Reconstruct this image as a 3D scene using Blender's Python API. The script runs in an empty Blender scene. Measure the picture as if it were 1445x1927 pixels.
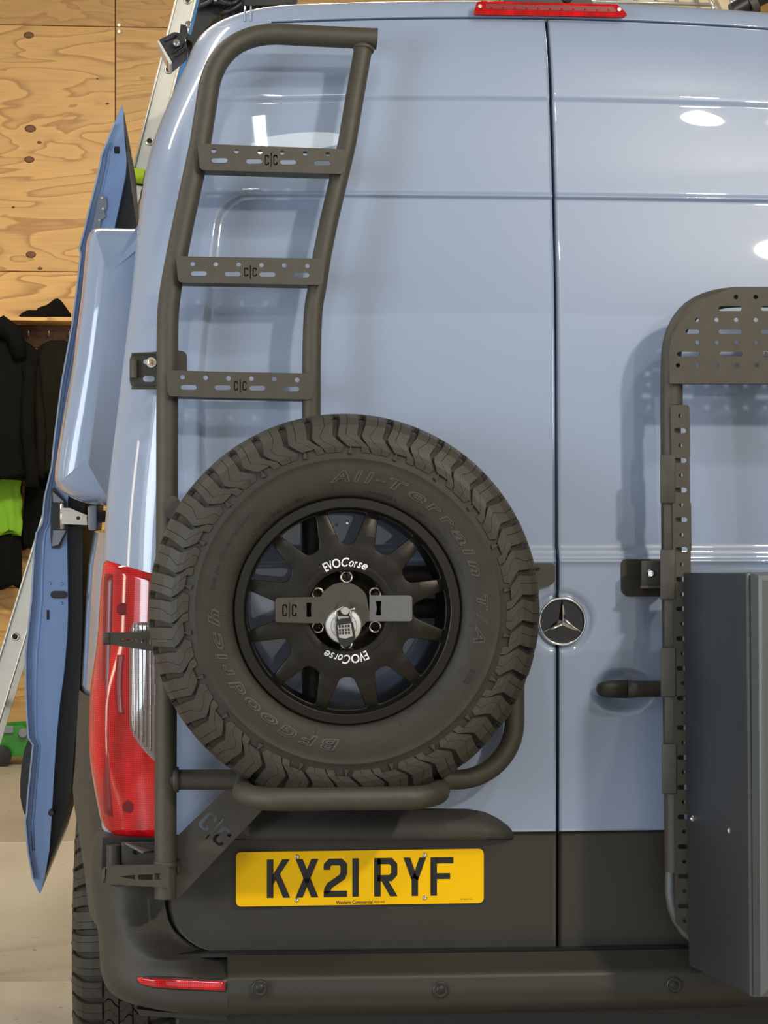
import bpy, bmesh, math, random, mathutils
from mathutils import Vector, Matrix, noise
random.seed(7)
scene = bpy.context.scene
PI = math.pi
R_ = math.radians
# ------------------------------------------------------------------ camera, world, lights, exposure
YAW = 4.8
CAM = Vector((-0.757, -4.658, 1.46))
FPX = 4200.0
cd = bpy.data.cameras.new('camera'); cam = bpy.data.objects.new('camera', cd)
scene.collection.objects.link(cam); scene.camera = cam
cam.location = CAM; cam.rotation_euler = (R_(90), 0, R_(-YAW))
cd.sensor_fit = 'VERTICAL'; cd.sensor_height = 36.0; cd.sensor_width = 27.0
cd.lens = 36.0*FPX/1927.0; cd.clip_start = 0.05; cd.clip_end = 200
w = bpy.data.worlds.new('sky'); scene.world = w; w.use_nodes = True
nt = w.node_tree; bg = nt.nodes['Background']
bg.inputs[0].default_value = (0.90, 0.94, 1.0, 1); bg.inputs[1].default_value = 1.0
vs = scene.view_settings
vs.view_transform = 'Standard'; vs.look = 'None'; vs.gamma = 1.0; vs.use_curve_mapping = False
vs.exposure = 0.0
def lamp(name, kind, loc, aim, energy, color, **kw):
    l = bpy.data.lights.new(name, kind); l.energy = energy; l.color = color
    for k, v in kw.items(): setattr(l, k, v)
    o = bpy.data.objects.new(name, l); scene.collection.objects.link(o)
    o.location = loc
    o.rotation_euler = (Vector(aim)-Vector(loc)).to_track_quat('-Z', 'Y').to_euler()
    return o
# workshop ceiling floods (warm) and strip lights
lamp('flood_lamp', 'AREA', (2.5, -5.6, 4.35), (0, 0, 1.5), 170, (1.0, .90, .74), shape='DISK', size=.30)
lamp('flood_lamp', 'AREA', (1.50, -3.3, 4.85), (.3, 0, 1.5), 40, (1.0, .90, .74), shape='DISK', size=.22)
lamp('strip_lamp', 'AREA', (-1.0, 4.6, 4.85), (-1.0, 5.6, 0), 250, (1.0, .90, .74), shape='RECTANGLE', size=3.0, size_y=.5)
lamp('strip_lamp', 'AREA', (-3.2, 1.0, 4.8), (-1.9, 1.2, 0), 70, (1.0, .95, .86), shape='RECTANGLE', size=.3, size_y=2.5)
lamp('strip_lamp', 'AREA', (-.88, -3.7, 4.85), (-.88, -3.6, 0), 26, (.80, .98, 1.0), shape='RECTANGLE', size=.055, size_y=1.3)
# skylights in the roof and a cool fill light added at the left wall
lamp('skylight', 'AREA', (-.68, -4.25, 5.0), (-.68, -4.15, 0), 6, (1.0, .98, .92), shape='ELLIPSE', size=.55, size_y=.6)
lamp('skylight', 'AREA', (2.35, -3.3, 5.0), (2.35, -3.2, 0), 8, (1.0, .98, .92), shape='ELLIPSE', size=.9, size_y=.8)
lamp('left_fill_light', 'AREA', (-5.05, -3.9, 1.75), (0, -2.0, 1.0), 210, (.80, .90, 1.0), shape='RECTANGLE', size=2.6, size_y=2.3)  # fill added to brighten the left-facing sides with cool light
lamp('doorway_daylight', 'AREA', (-5.05, -.8, 1.25), (0, -.8, 1.2), 26, (1.0, .86, .66), shape='RECTANGLE', size=.35, size_y=2.2)
# daylight comes from the sky through the open shutter behind the camera

# ------------------------------------------------------------------ geometry helpers
FW = Vector((math.sin(R_(YAW)), math.cos(R_(YAW)), 0)); RT = Vector((math.cos(R_(YAW)), -math.sin(R_(YAW)), 0))
def Q(px, py, Y):
    d = FW + RT*((px-722.5)/FPX) + Vector((0, 0, (963.5-py)/FPX))
    return CAM + d*((Y-CAM.y)/d.y)
def zz(py, Y=0.0, px=700): return Q(px, py, Y).z
WM = {}
COL = scene.collection
def link(name, data, parent=None, M=None):
    o = bpy.data.objects.new(name, data); COL.objects.link(o)
    M = M or Matrix.Identity(4)
    if parent is not None:
        o.parent = parent; o.matrix_parent_inverse = WM[parent.name].inverted()
    o.matrix_basis = M; WM[o.name] = M.copy()
    return o
def tag(o, label=None, cat=None, group=None, kind=None):
    if label: o['label'] = label
    if cat: o['category'] = cat
    if group: o['group'] = group
    if kind: o['kind'] = kind
    return o
def thing(name, label, cat, loc, group=None):
    return tag(link(name, None, None, Matrix.Translation(Vector(loc))), label, cat, group)
def mkmesh(name, vs_, fs, mat, smooth=False, mats=None, fm=None, ang=None):
    me = bpy.data.meshes.new(name); me.from_pydata([tuple(v) for v in vs_], [], [tuple(f) for f in fs])
    if mats:
        for m_ in mats: me.materials.append(m_)
        if fm: me.polygons.foreach_set('material_index', fm)
    elif mat: me.materials.append(mat)
    if smooth: me.polygons.foreach_set('use_smooth', [True]*len(me.polygons))
    me.update()
    if ang is not None:
        me.polygons.foreach_set('use_smooth', [True]*len(me.polygons))
        me.set_sharp_from_angle(angle=R_(ang))
    return me
def fixn(me):
    bm = bmesh.new(); bm.from_mesh(me); bmesh.ops.recalc_face_normals(bm, faces=bm.faces); bm.to_mesh(me); bm.free()
def add(name, vs_, fs, mat, parent=None, smooth=False, ang=None, label=None, kind=None, fix=True, mats=None, fm=None):
    vs_ = [Vector(v) for v in vs_]
    lo = Vector((min(v.x for v in vs_), min(v.y for v in vs_), min(v.z for v in vs_)))
    hi = Vector((max(v.x for v in vs_), max(v.y for v in vs_), max(v.z for v in vs_)))
    c = Vector(((lo.x+hi.x)/2, (lo.y+hi.y)/2, lo.z))
    me = mkmesh(name, [v-c for v in vs_], fs, mat, smooth, mats=mats, fm=fm)
    if fix: fixn(me)
    if ang is not None:
        me.polygons.foreach_set('use_smooth', [True]*len(me.polygons)); me.set_sharp_from_angle(angle=R_(ang))
    o = link(name, me, parent, Matrix.Translation(c))
    return tag(o, label, kind=kind)
class MB:
    def __init__(s): s.v = []; s.f = []
    def put(s, vs_, fs):
        n = len(s.v); s.v += [Vector(v) for v in vs_]; s.f += [tuple(i+n for i in f) for f in fs]; return s
    def xf(s, fn, start=0):
        for i in range(start, len(s.v)): s.v[i] = Vector(fn(s.v[i]))
        return s
    def obj(s, name, mat, parent=None, **k): return add(name, s.v, s.f, mat, parent, **k)
def grid(rows):                       # rows: list of equal length lists
    n = len(rows[0]); v = [p for r in rows for p in r]
    f = [(i*n+j, i*n+j+1, (i+1)*n+j+1, (i+1)*n+j) for i in range(len(rows)-1) for j in range(n-1)]
    return v, f
def boxv(x0, x1, y0, y1, z0, z1, bev=0.0, seg=1):
    bm = bmesh.new()
    vs_ = [bm.verts.new((x, y, z)) for x in (x0, x1) for y in (y0, y1) for z in (z0, z1)]
    for q in ((0,1,3,2),(4,6,7,5),(0,4,5,1),(2,3,7,6),(0,2,6,4),(1,5,7,3)): bm.faces.new([vs_[i] for i in q])
    bmesh.ops.recalc_face_normals(bm, faces=bm.faces)
    if bev > 0: bmesh.ops.bevel(bm, geom=list(bm.edges), offset=bev, segments=seg, profile=.5, affect='EDGES')
    bm.verts.index_update()
    r = [v.co.copy() for v in bm.verts], [[v.index for v in f.verts] for f in bm.faces]
    bm.free(); return r
def hexa(p, bev=0.0):                 # p: 8 corners, front quad 0-3, back quad 4-7
    bm = bmesh.new(); vs_ = [bm.verts.new(q) for q in p]
    for q in ((0,1,2,3),(7,6,5,4),(0,4,5,1),(1,5,6,2),(2,6,7,3),(3,7,4,0)): bm.faces.new([vs_[i] for i in q])
    bmesh.ops.recalc_face_normals(bm, faces=bm.faces)
    if bev > 0: bmesh.ops.bevel(bm, geom=list(bm.edges), offset=bev, segments=2, profile=.5, affect='EDGES')
    bm.verts.index_update()
    r = [v.co.copy() for v in bm.verts], [[v.index for v in f.verts] for f in bm.faces]
    bm.free(); return r
def prism(poly, fn0, fn1):            # poly 2D list; fn map to 3D for the two ends
    n = len(poly)
    v = [fn0(p) for p in poly]+[fn1(p) for p in poly]
    f = [tuple(range(n)), tuple(range(2*n-1, n-1, -1))]+[(i, (i+1) % n, n+(i+1) % n, n+i) for i in range(n)]
    return v, f
def fillet(pts, rad, seg=8):
    out = []
    n = len(pts)
    for i, p in enumerate(pts):
        p = Vector(p); r = rad[i] if isinstance(rad, (list, tuple)) else rad
        if i in (0, n-1) or r <= 0: out.append(p); continue
        a = (Vector(pts[i-1])-p); b = (Vector(pts[i+1])-p)
        la, lb = a.length, b.length; a.normalize(); b.normalize()
        th = a.angle(b); d = min(r/math.tan(th/2), la*.49, lb*.49)
        if th > PI-.01: out.append(p); continue
        rr = d*math.tan(th/2); c = p+(a+b).normalized()*(rr/math.sin(th/2))
        s = p+a*d-c; e = p+b*d-c
        for k in range(seg+1):
            t = k/seg; om = s.angle(e)
            q = (s*math.sin((1-t)*om)+e*math.sin(t*om))/math.sin(om)
            out.append(c+q)
    return out
def tube(pts, r, seg=20, caps=True, closed=False):
    pts = [Vector(p) for p in pts]; n = len(pts)
    rs = r if isinstance(r, (list, tuple)) else [r]*n
    T = []
    for i in range(n):
        if closed: t = pts[(i+1) % n]-pts[i-1]
        else: t = pts[min(i+1, n-1)]-pts[max(i-1, 0)]
        T.append(t.normalized())
    up = Vector((0, 0, 1)) if abs(T[0].z) < .9 else Vector((1, 0, 0))
    N = (up-T[0]*up.dot(T[0])).normalized(); rows = []
    for i in range(n):
        if i: N = (N-T[i]*N.dot(T[i])).normalized()
        B = T[i].cross(N)
        rows.append([pts[i]+(N*math.cos(2*PI*k/seg)+B*math.sin(2*PI*k/seg))*rs[i] for k in range(seg)])
    v = [p for r_ in rows for p in r_]; f = []
    m = n if closed else n-1
    for i in range(m):
        for k in range(seg):
            a, b = i*seg, ((i+1) % n)*seg
            f.append((a+k, a+(k+1) % seg, b+(k+1) % seg, b+k))
    if caps and not closed: f += [tuple(range(seg)), tuple(range((n-1)*seg, n*seg))]
    return v, f
def lathe(prof, seg=96, c=(0, 0, 0), axis='Y'):   # prof: (r, y) along local Y
    c = Vector(c); v = []; f = []
    for (r, y) in prof:
        for k in range(seg):
            a = 2*PI*k/seg
            v.append(c+Vector((r*math.sin(a), y, r*math.cos(a))))
    for i in range(len(prof)-1):
        for k in range(seg):
            f.append((i*seg+k, i*seg+(k+1) % seg, (i+1)*seg+(k+1) % seg, (i+1)*seg+k))
    return v, f
def lathe_solid(prof, seg=32, c=(0, 0, 0)):
    v, f = lathe(prof, seg, c); n = len(prof)
    f += [tuple(range(seg)), tuple(range((n-1)*seg, n*seg))]
    return v, f
def inpoly(p, pl):
    c = False; n = len(pl); x, y = p; j = n-1
    for i in range(n):
        xi, yi = pl[i][0], pl[i][1]; xj, yj = pl[j][0], pl[j][1]
        if (yi > y) != (yj > y) and x < (xj-xi)*(y-yi)/(yj-yi)+xi: c = not c
        j = i
    return c
def curve_mesh(splines, t, bev=0):
    """sheet of thickness t: first outline minus the other outlines"""
    P = []; E = []; loops = []
    for pl in splines:
        q = []
        for p in pl:
            if not q or (Vector(p)-Vector(q[-1])).length > 1e-6: q.append((p[0], p[1]))
        if (Vector(q[0])-Vector(q[-1])).length < 1e-6: q.pop()
        n0 = len(P); P += [Vector(p) for p in q]; E += [(n0+i, n0+(i+1) % len(q)) for i in range(len(q))]; loops.append(q)
    V, Ed, F, _, _, _ = mathutils.geometry.delaunay_2d_cdt(P, E, [], 0, 1e-7)
    bb = [(min(p[0] for p in l), max(p[0] for p in l), min(p[1] for p in l), max(p[1] for p in l)) for l in loops]
    keep = []
    for f in F:
        c = sum((V[i] for i in f), Vector((0, 0)))/len(f)
        if not inpoly(c, loops[0]): continue
        if any(b[0] < c.x < b[1] and b[2] < c.y < b[3] and inpoly(c, l) for b, l in zip(bb[1:], loops[1:])): continue
        keep.append(tuple(f))
    n = len(V); v = [Vector((p.x, p.y, t/2)) for p in V]+[Vector((p.x, p.y, -t/2)) for p in V]
    cnt = {}
    for f in keep:
        for a, b in zip(f, f[1:]+f[:1]): cnt[(a, b)] = 1
    out = list(keep)+[tuple(i+n for i in f[::-1]) for f in keep]
    for (a, b) in cnt:
        if (b, a) not in cnt: out.append((b, a, a+n, b+n))
    used = sorted({i for f in out for i in f}); mp = {k: i for i, k in enumerate(used)}
    return [v[i] for i in used], [tuple(mp[i] for i in f) for f in out]
def curve_mesh_old(splines, t, bev=0):
    cu = bpy.data.curves.new('tmp', 'CURVE'); cu.dimensions = '2D'; cu.fill_mode = 'BOTH'; cu.extrude = t/2
    for pl in splines:
        s = cu.splines.new('POLY'); s.points.add(len(pl)-1); s.use_cyclic_u = True
        for i, p in enumerate(pl): s.points[i].co = (p[0], p[1], 0, 1)
    return None
def text_mesh(s, size=1.0, ext=0.0, res=3, shear=0, space=1.0, bold=0.0):
    cu = bpy.data.curves.new('tmp', 'FONT'); cu.body = s; cu.size = size; cu.extrude = ext; cu.resolution_u = res
    cu.shear = shear; cu.space_character = space; cu.offset = bold
    o = bpy.data.objects.new('tmp', cu); me = bpy.data.meshes.new_from_object(o)
    vv = [v.co.copy() for v in me.vertices]; ff = [tuple(p.vertices) for p in me.polygons]
    bpy.data.objects.remove(o); bpy.data.curves.remove(cu); bpy.data.meshes.remove(me)
    x0 = min(v.x for v in vv); x1 = max(v.x for v in vv); y0 = min(v.y for v in vv); y1 = max(v.y for v in vv)
    return vv, ff, (x0, x1, y0, y1)
def text_fit(s, W, H, ext, **k):      # text scaled to exactly W x H with its corner at 0,0
    vv, ff, (x0, x1, y0, y1) = text_mesh(s, 1.0, ext/2 if ext else 0, **k)
    return [Vector(((v.x-x0)/(x1-x0)*W, (v.y-y0)/(y1-y0)*H, v.z)) for v in vv], ff
def circ(cx, cy, r, n=14, ry=None):
    ry = ry or r
    return [(cx+r*math.cos(2*PI*k/n), cy+ry*math.sin(2*PI*k/n)) for k in range(n)]
def slot(cx, cy, w_, h_, n=5):
    r = h_/2; out = []
    for k in range(n+1): a = -PI/2+PI*k/n; out.append((cx+w_/2-r+r*math.cos(a), cy+r*math.sin(a)))
    for k in range(n+1): a = PI/2+PI*k/n; out.append((cx-w_/2+r+r*math.cos(a), cy+r*math.sin(a)))
    return out
def rrect(x0, x1, y0, y1, r, n=4):
    out = []
    for cx, cy, a0 in ((x1-r, y1-r, 0), (x0+r, y1-r, 90), (x0+r, y0+r, 180), (x1-r, y0+r, 270)):
        for k in range(n+1):
            a = R_(a0+90*k/n); out.append((cx+r*math.cos(a), cy+r*math.sin(a)))
    return out
def rpoly(pts, r, n=4):               # rounded polygon 2D
    out = []; m = len(pts)
    for i in range(m):
        rr = r[i] if isinstance(r, (list, tuple)) else r
        p = Vector(pts[i]); a = Vector(pts[i-1])-p; b = Vector(pts[(i+1) % m])-p
        if rr <= 0: out.append(tuple(p)); continue
        la = min(rr, a.length*.45); lb = min(rr, b.length*.45); a.normalize(); b.normalize()
        s = p+a*la; e = p+b*lb
        for k in range(n+1):
            t = k/n; q = s*(1-t)**2+p*2*t*(1-t)+e*t*t; out.append((q.x, q.y))
    return out
CG = [(1,.30),(1,.12),(.8,0),(.2,0),(0,.12),(0,.88),(.2,1),(.8,1),(1,.88),(1,.70),(.72,.70),(.72,.80),(.66,.86),(.34,.86),(.28,.80),(.28,.2),(.34,.14),(.66,.14),(.72,.2),(.72,.30)]
def cglyph(x0, x1, y0, y1): return [(x0+(x1-x0)*a, y0+(y1-y0)*b) for a, b in CG]
def pxplate(name, outline, holes, Y, t, mat, parent, label=None, yfun=None, solid_behind=0, fz=None):
    """punched sheet: outline and holes given as picture points, put on the plane y=Y (real thickness t)"""
    def m2(pl): return [(lambda q: (q.x, q.z))(Q(a, b, Y)) for a, b in pl]
    v, f = curve_mesh([m2(outline)]+[m2(h) for h in holes], t)
    out = [Vector((p.x, Y-p.z, p.y)) for p in v]
    if yfun: out = [Vector((p.x, p.y+yfun(p.x, p.z), p.z)) for p in out]
    return add(name, out, f, mat, parent, label=label)
def interp(tab, x):
    if x <= tab[0][0]: return tab[0][1]
    for (a, b), (c, d) in zip(tab, tab[1:]):
        if x <= c: return b+(d-b)*(x-a)/(c-a) if c > a else d
    return tab[-1][1]
def sinterp(tab, x):                  # smooth (Catmull-Rom like) interpolation
    n = len(tab)
    if x <= tab[0][0]: return tab[0][1]
    if x >= tab[-1][0]: return tab[-1][1]
    for i in range(n-1):
        if x <= tab[i+1][0]:
            x0, y0 = tab[i]; x1, y1 = tab[i+1]; h = x1-x0; t = (x-x0)/h
            d = (y1-y0)/h
            m0 = d if i == 0 else .5*(d+(y0-tab[i-1][1])/(x0-tab[i-1][0]))
            m1 = d if i == n-2 else .5*(d+(tab[i+2][1]-y1)/(tab[i+2][0]-x1))
            return (2*t**3-3*t*t+1)*y0+(t**3-2*t*t+t)*h*m0+(-2*t**3+3*t*t)*y1+(t**3-t*t)*h*m1
def sstep(a, b, x):
    t = max(0, min(1, (x-a)/(b-a))); return t*t*(3-2*t)

# ------------------------------------------------------------------ materials
def mat(name, color, rough=.5, metal=0, coat=0, coatr=.03, bump=None, var=None, emit=None, trans=0, spec=.5, alpha=1, ior=1.5):
    m = bpy.data.materials.new(name); m.use_nodes = True; t = m.node_tree; b = t.nodes['Principled BSDF']
    b.inputs['Base Color'].default_value = (*color, 1); b.inputs['Roughness'].default_value = rough
    b.inputs['Metallic'].default_value = metal; b.inputs['Coat Weight'].default_value = coat
    b.inputs['Coat Roughness'].default_value = coatr; b.inputs['Transmission Weight'].default_value = trans
    b.inputs['Specular IOR Level'].default_value = spec; b.inputs['IOR'].default_value = ior
    if emit: b.inputs['Emission Color'].default_value = (*emit[0], 1); b.inputs['Emission Strength'].default_value = emit[1]
    tc = t.nodes.new('ShaderNodeTexCoord')
    if bump:
        sc, st, det = bump
        n = t.nodes.new('ShaderNodeTexNoise'); n.inputs['Scale'].default_value = sc; n.inputs['Detail'].default_value = det
        bp = t.nodes.new('ShaderNodeBump'); bp.inputs['Strength'].default_value = st; bp.inputs['Distance'].default_value = .002
        t.links.new(tc.outputs['Object'], n.inputs['Vector']); t.links.new(n.outputs['Fac'], bp.inputs['Height'])
        t.links.new(bp.outputs['Normal'], b.inputs['Normal'])
    if var:
        sc, amt = var
        n = t.nodes.new('ShaderNodeTexNoise'); n.inputs['Scale'].default_value = sc; n.inputs['Detail'].default_value = 6
        r = t.nodes.new('ShaderNodeMapRange'); r.inputs['From Min'].default_value = .3; r.inputs['From Max'].default_value = .7
        r.inputs['To Min'].default_value = 1-amt; r.inputs['To Max'].default_value = 1+amt
        mx = t.nodes.new('ShaderNodeVectorMath'); mx.operation = 'SCALE'; mx.inputs[0].default_value = color
        t.links.new(tc.outputs['Object'], n.inputs['Vector']); t.links.new(n.outputs['Fac'], r.inputs['Value'])
        t.links.new(r.outputs['Result'], mx.inputs['Scale']); t.links.new(mx.outputs['Vector'], b.inputs['Base Color'])
    return m
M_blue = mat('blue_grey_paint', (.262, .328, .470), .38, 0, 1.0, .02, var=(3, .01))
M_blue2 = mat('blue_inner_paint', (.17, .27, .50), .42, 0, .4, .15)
M_steel = mat('powder_coated_steel', (.062, .055, .043), .50, .25, bump=(900, .25, 2), var=(40, .10))
M_plas = mat('grained_black_plastic', (.034, .031, .026), .50, bump=(420, .55, 3), var=(12, .08))
M_plas_s = mat('smooth_black_plastic', (.031, .028, .022), .45, bump=(700, .22, 2))
M_black = mat('black_plastic', (.012, .012, .013), .4)
M_seal = mat('black_seal', (.006, .006, .008), .7)
M_rub = mat('tyre_rubber', (.031, .028, .022), .60, spec=.35, bump=(260, .12, 4), var=(30, .12))
M_rubt = mat('tyre_tread_rubber', (.043, .038, .030), .50, spec=.35, bump=(300, .15, 4), var=(24, .16))
M_rubl = mat('tyre_lettering', (.008, .008, .007), .6)
M_outl = mat('raised_letter_outline', (.062, .055, .043), .5)
M_rim = mat('satin_black_alloy', (.018, .0155, .011), .36, .55)
M_rimd = mat('black_barrel', (.006, .006, .008), .3, .3)
M_white = mat('white_lettering', (.80, .80, .80), .5)
M_zinc = mat('zinc_steel', (.62, .58, .50), .28, 1.0)
M_chrome = mat('chrome', (.85, .85, .84), .10, 1.0)
M_red = mat('red_lamp_lens', (.78, .004, .008), .10, 0, .5, .03)
M_redd = mat('dark_red_lens', (.20, .003, .006), .3)
M_clear = mat('clear_lamp_lens', (.36, .27, .25), .12, 0, 1, .02)
M_yel = mat('yellow_plate', (1.0, .57, .0), .45, spec=.2)
M_ink = mat('plate_black', (.010, .010, .010), .4)
M_grey = mat('grey_inner_body', (.20, .22, .26), .5)
M_alu = mat('aluminium', (.66, .63, .56), .38, .75, bump=(80, .1, 4), var=(8, .08))
M_lblue = mat('blue_ladder_paint', (.05, .30, .75), .4)
M_lime = mat('lime_plastic', (.50, .68, .01), .45)
M_cloth = mat('black_cloth', (.0045, .0045, .004), .9, spec=.15, bump=(60, .4, 4))
M_cloth2 = mat('dark_olive_cloth', (.011, .010, .006), .9, spec=.15, bump=(60, .4, 4))
M_hivis = mat('hi_vis_cloth', (.18, .42, .01), .7, bump=(40, .3, 4))
M_green = mat('green_jack_paint', (.02, .22, .012), .35, coat=.4, var=(14, .2))
M_box = mat('dark_grey_box_steel', (.050, .056, .064), .45, .35, bump=(700, .2, 2), var=(3, .10))
M_boxl = mat('box_lid_steel', (.12, .13, .135), .42, .35, bump=(700, .2, 2))
def lens_grid(m, scale, lo):
    t = m.node_tree; b = t.nodes['Principled BSDF']; N = t.nodes.new; L = t.links.new
    tc = N('ShaderNodeTexCoord'); sp_ = N('ShaderNodeSeparateXYZ'); L(tc.outputs['Object'], sp_.inputs[0]); outs = []
    for ax in ('X', 'Z'):
        mu = N('ShaderNodeMath'); mu.operation = 'MULTIPLY'; mu.inputs[1].default_value = scale; L(sp_.outputs[ax], mu.inputs[0])
        si = N('ShaderNodeMath'); si.operation = 'SINE'; L(mu.outputs[0], si.inputs[0])
        mr = N('ShaderNodeMapRange'); mr.inputs['From Min'].default_value = -1; mr.inputs['From Max'].default_value = -.2; mr.inputs['To Min'].default_value = lo; L(si.outputs[0], mr.inputs['Value']); outs.append(mr.outputs['Result'])
    mm = N('ShaderNodeMath'); mm.operation = 'MULTIPLY'; L(outs[0], mm.inputs[0]); L(outs[1], mm.inputs[1])
    n = N('ShaderNodeTexNoise'); n.inputs['Scale'].default_value = 9; n.inputs['Detail'].default_value = 3; mp = N('ShaderNodeMapping'); mp.inputs['Scale'].default_value = (3, 1, .6); L(tc.outputs['Object'], mp.inputs['Vector']); L(mp.outputs['Vector'], n.inputs['Vector'])
    nr = N('ShaderNodeMapRange'); nr.inputs['From Min'].default_value = .35; nr.inputs['From Max'].default_value = .65; nr.inputs['To Min'].default_value = .55; nr.inputs['To Max'].default_value = 1.15; L(n.outputs['Fac'], nr.inputs['Value'])
    m2 = N('ShaderNodeMath'); m2.operation = 'MULTIPLY'; L(mm.outputs[0], m2.inputs[0]); L(nr.outputs['Result'], m2.inputs[1])
    sc = N('ShaderNodeVectorMath'); sc.operation = 'SCALE'; sc.inputs[0].default_value = b.inputs['Base Color'].default_value[:3]; L(m2.outputs[0], sc.inputs['Scale']); L(sc.outputs['Vector'], b.inputs['Base Color'])
lens_grid(M_red, 1500, .45); lens_grid(M_clear, 1700, .55)
M_conc = None
# ------------------------------------------------------------------ room
def wood_mat(name, base, dark, sx, seed, knots=True):
    m = bpy.data.materials.new(name); m.use_nodes = True; t = m.node_tree; b = t.nodes['Principled BSDF']
    L = t.links.new; N = t.nodes.new
    tc = N('ShaderNodeTexCoord'); mp = N('ShaderNodeMapping'); mp.inputs['Location'].default_value = (seed*3.1, 0, seed*1.7)
    mp.inputs['Scale'].default_value = (.55*sx, 1, 2.3)
    L(tc.outputs['Object'], mp.inputs['Vector'])
    n1 = N('ShaderNodeTexNoise'); n1.inputs['Scale'].default_value = 1.5; n1.inputs['Detail'].default_value = 3; n1.inputs['Distortion'].default_value = .6
    L(mp.outputs['Vector'], n1.inputs['Vector'])
    w1 = N('ShaderNodeMath'); w1.operation = 'MULTIPLY'; w1.inputs[1].default_value = 11
    L(n1.outputs['Fac'], w1.inputs[0])
    sn = N('ShaderNodeMath'); sn.operation = 'FRACT'; L(w1.outputs[0], sn.inputs[0])
    rp = N('ShaderNodeValToRGB'); rp.color_ramp.elements[0].position = 0; rp.color_ramp.elements[0].color = (*base, 1)
    e = rp.color_ramp.elements.new(.72); e.color = (*[c*.88 for c in base], 1)
    e = rp.color_ramp.elements.new(.93); e.color = (*dark, 1)
    rp.color_ramp.elements[-1].position = 1; rp.color_ramp.elements[-1].color = (*base, 1)
    L(sn.outputs[0], rp.inputs['Fac'])
    mp2 = N('ShaderNodeMapping'); mp2.inputs['Scale'].default_value = (3, 1, 90); L(tc.outputs['Object'], mp2.inputs['Vector'])
    n2 = N('ShaderNodeTexNoise'); n2.inputs['Scale'].default_value = 1; n2.inputs['Detail'].default_value = 5; L(mp2.outputs['Vector'], n2.inputs['Vector'])
    r2 = N('ShaderNodeMapRange'); r2.inputs['To Min'].default_value = .82; r2.inputs['To Max'].default_value = 1.14; L(n2.outputs['Fac'], r2.inputs['Value'])
    sc = N('ShaderNodeVectorMath'); sc.operation = 'SCALE'; L(rp.outputs['Color'], sc.inputs[0]); L(r2.outputs['Result'], sc.inputs['Scale'])
    last = sc.outputs['Vector']
    L(last, b.inputs['Base Color']); b.inputs['Roughness'].default_value = .55
    return m
WB, WD = (.66, .395, .135), (.40, .21, .065)
M_ply = [wood_mat('plywood_%s' % k, tuple(c*f for c in WB), WD, s, i*1.37) for i, (k, f, s) in enumerate((('a', 1, 1), ('b', .93, .6), ('c', .80, 1.4), ('d', 1.12, .7)))]
M_shelf = wood_mat('brown_board', (.20, .085, .03), (.10, .04, .015), 1, 5)
M_knot = mat('wood_knot', (.16, .065, .022), .6, var=(60, .3))
def concrete():
    m = bpy.data.materials.new('worn_concrete'); m.use_nodes = True; t = m.node_tree; b = t.nodes['Principled BSDF']; L = t.links.new; N = t.nodes.new
    tc = N('ShaderNodeTexCoord'); n = N('ShaderNodeTexNoise'); n.inputs['Scale'].default_value = .9; n.inputs['Detail'].default_value = 9
    mp = N('ShaderNodeMapping'); mp.inputs['Scale'].default_value = (1, .35, 1); L(tc.outputs['Object'], mp.inputs['Vector']); L(mp.outputs['Vector'], n.inputs['Vector'])
    rp = N('ShaderNodeValToRGB'); rp.color_ramp.elements[0].position = .3; rp.color_ramp.elements[0].color = (.26, .23, .18, 1)
    rp.color_ramp.elements[1].position = .7; rp.color_ramp.elements[1].color = (.52, .48, .40, 1); L(n.outputs['Fac'], rp.inputs['Fac'])
    n3 = N('ShaderNodeTexNoise'); n3.inputs['Scale'].default_value = 22; n3.inputs['Detail'].default_value = 2; L(tc.outputs['Object'], n3.inputs['Vector'])
    r3 = N('ShaderNodeValToRGB'); r3.color_ramp.elements[0].position = .70; r3.color_ramp.elements[0].color = (1, 1, 1, 1); r3.color_ramp.elements[1].position = .76; r3.color_ramp.elements[1].color = (.25, .22, .2, 1)
    L(n3.outputs['Fac'], r3.inputs['Fac'])
    mx = N('ShaderNodeMix'); mx.data_type = 'RGBA'; mx.blend_type = 'MULTIPLY'; mx.inputs[0].default_value = 1
    L(rp.outputs['Color'], mx.inputs[6]); L(r3.outputs['Color'], mx.inputs[7]); L(mx.outputs[2], b.inputs['Base Color'])
    b.inputs['Roughness'].default_value = .42
    return m
M_conc = concrete()
M_wallp = mat('painted_block_wall', (.60, .58, .54), .8, var=(2, .1))
M_ceil = mat('ceiling_sheet', (.55, .54, .52), .8)
WY = 8.95
XL, XR, YB = -5.2, 5.0, -9.5
def struct(name, vv, m, label=None):
    o = add(name, vv[0], vv[1], m); o['kind'] = 'structure'; 
    if label: o['label'] = label
    return o
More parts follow.
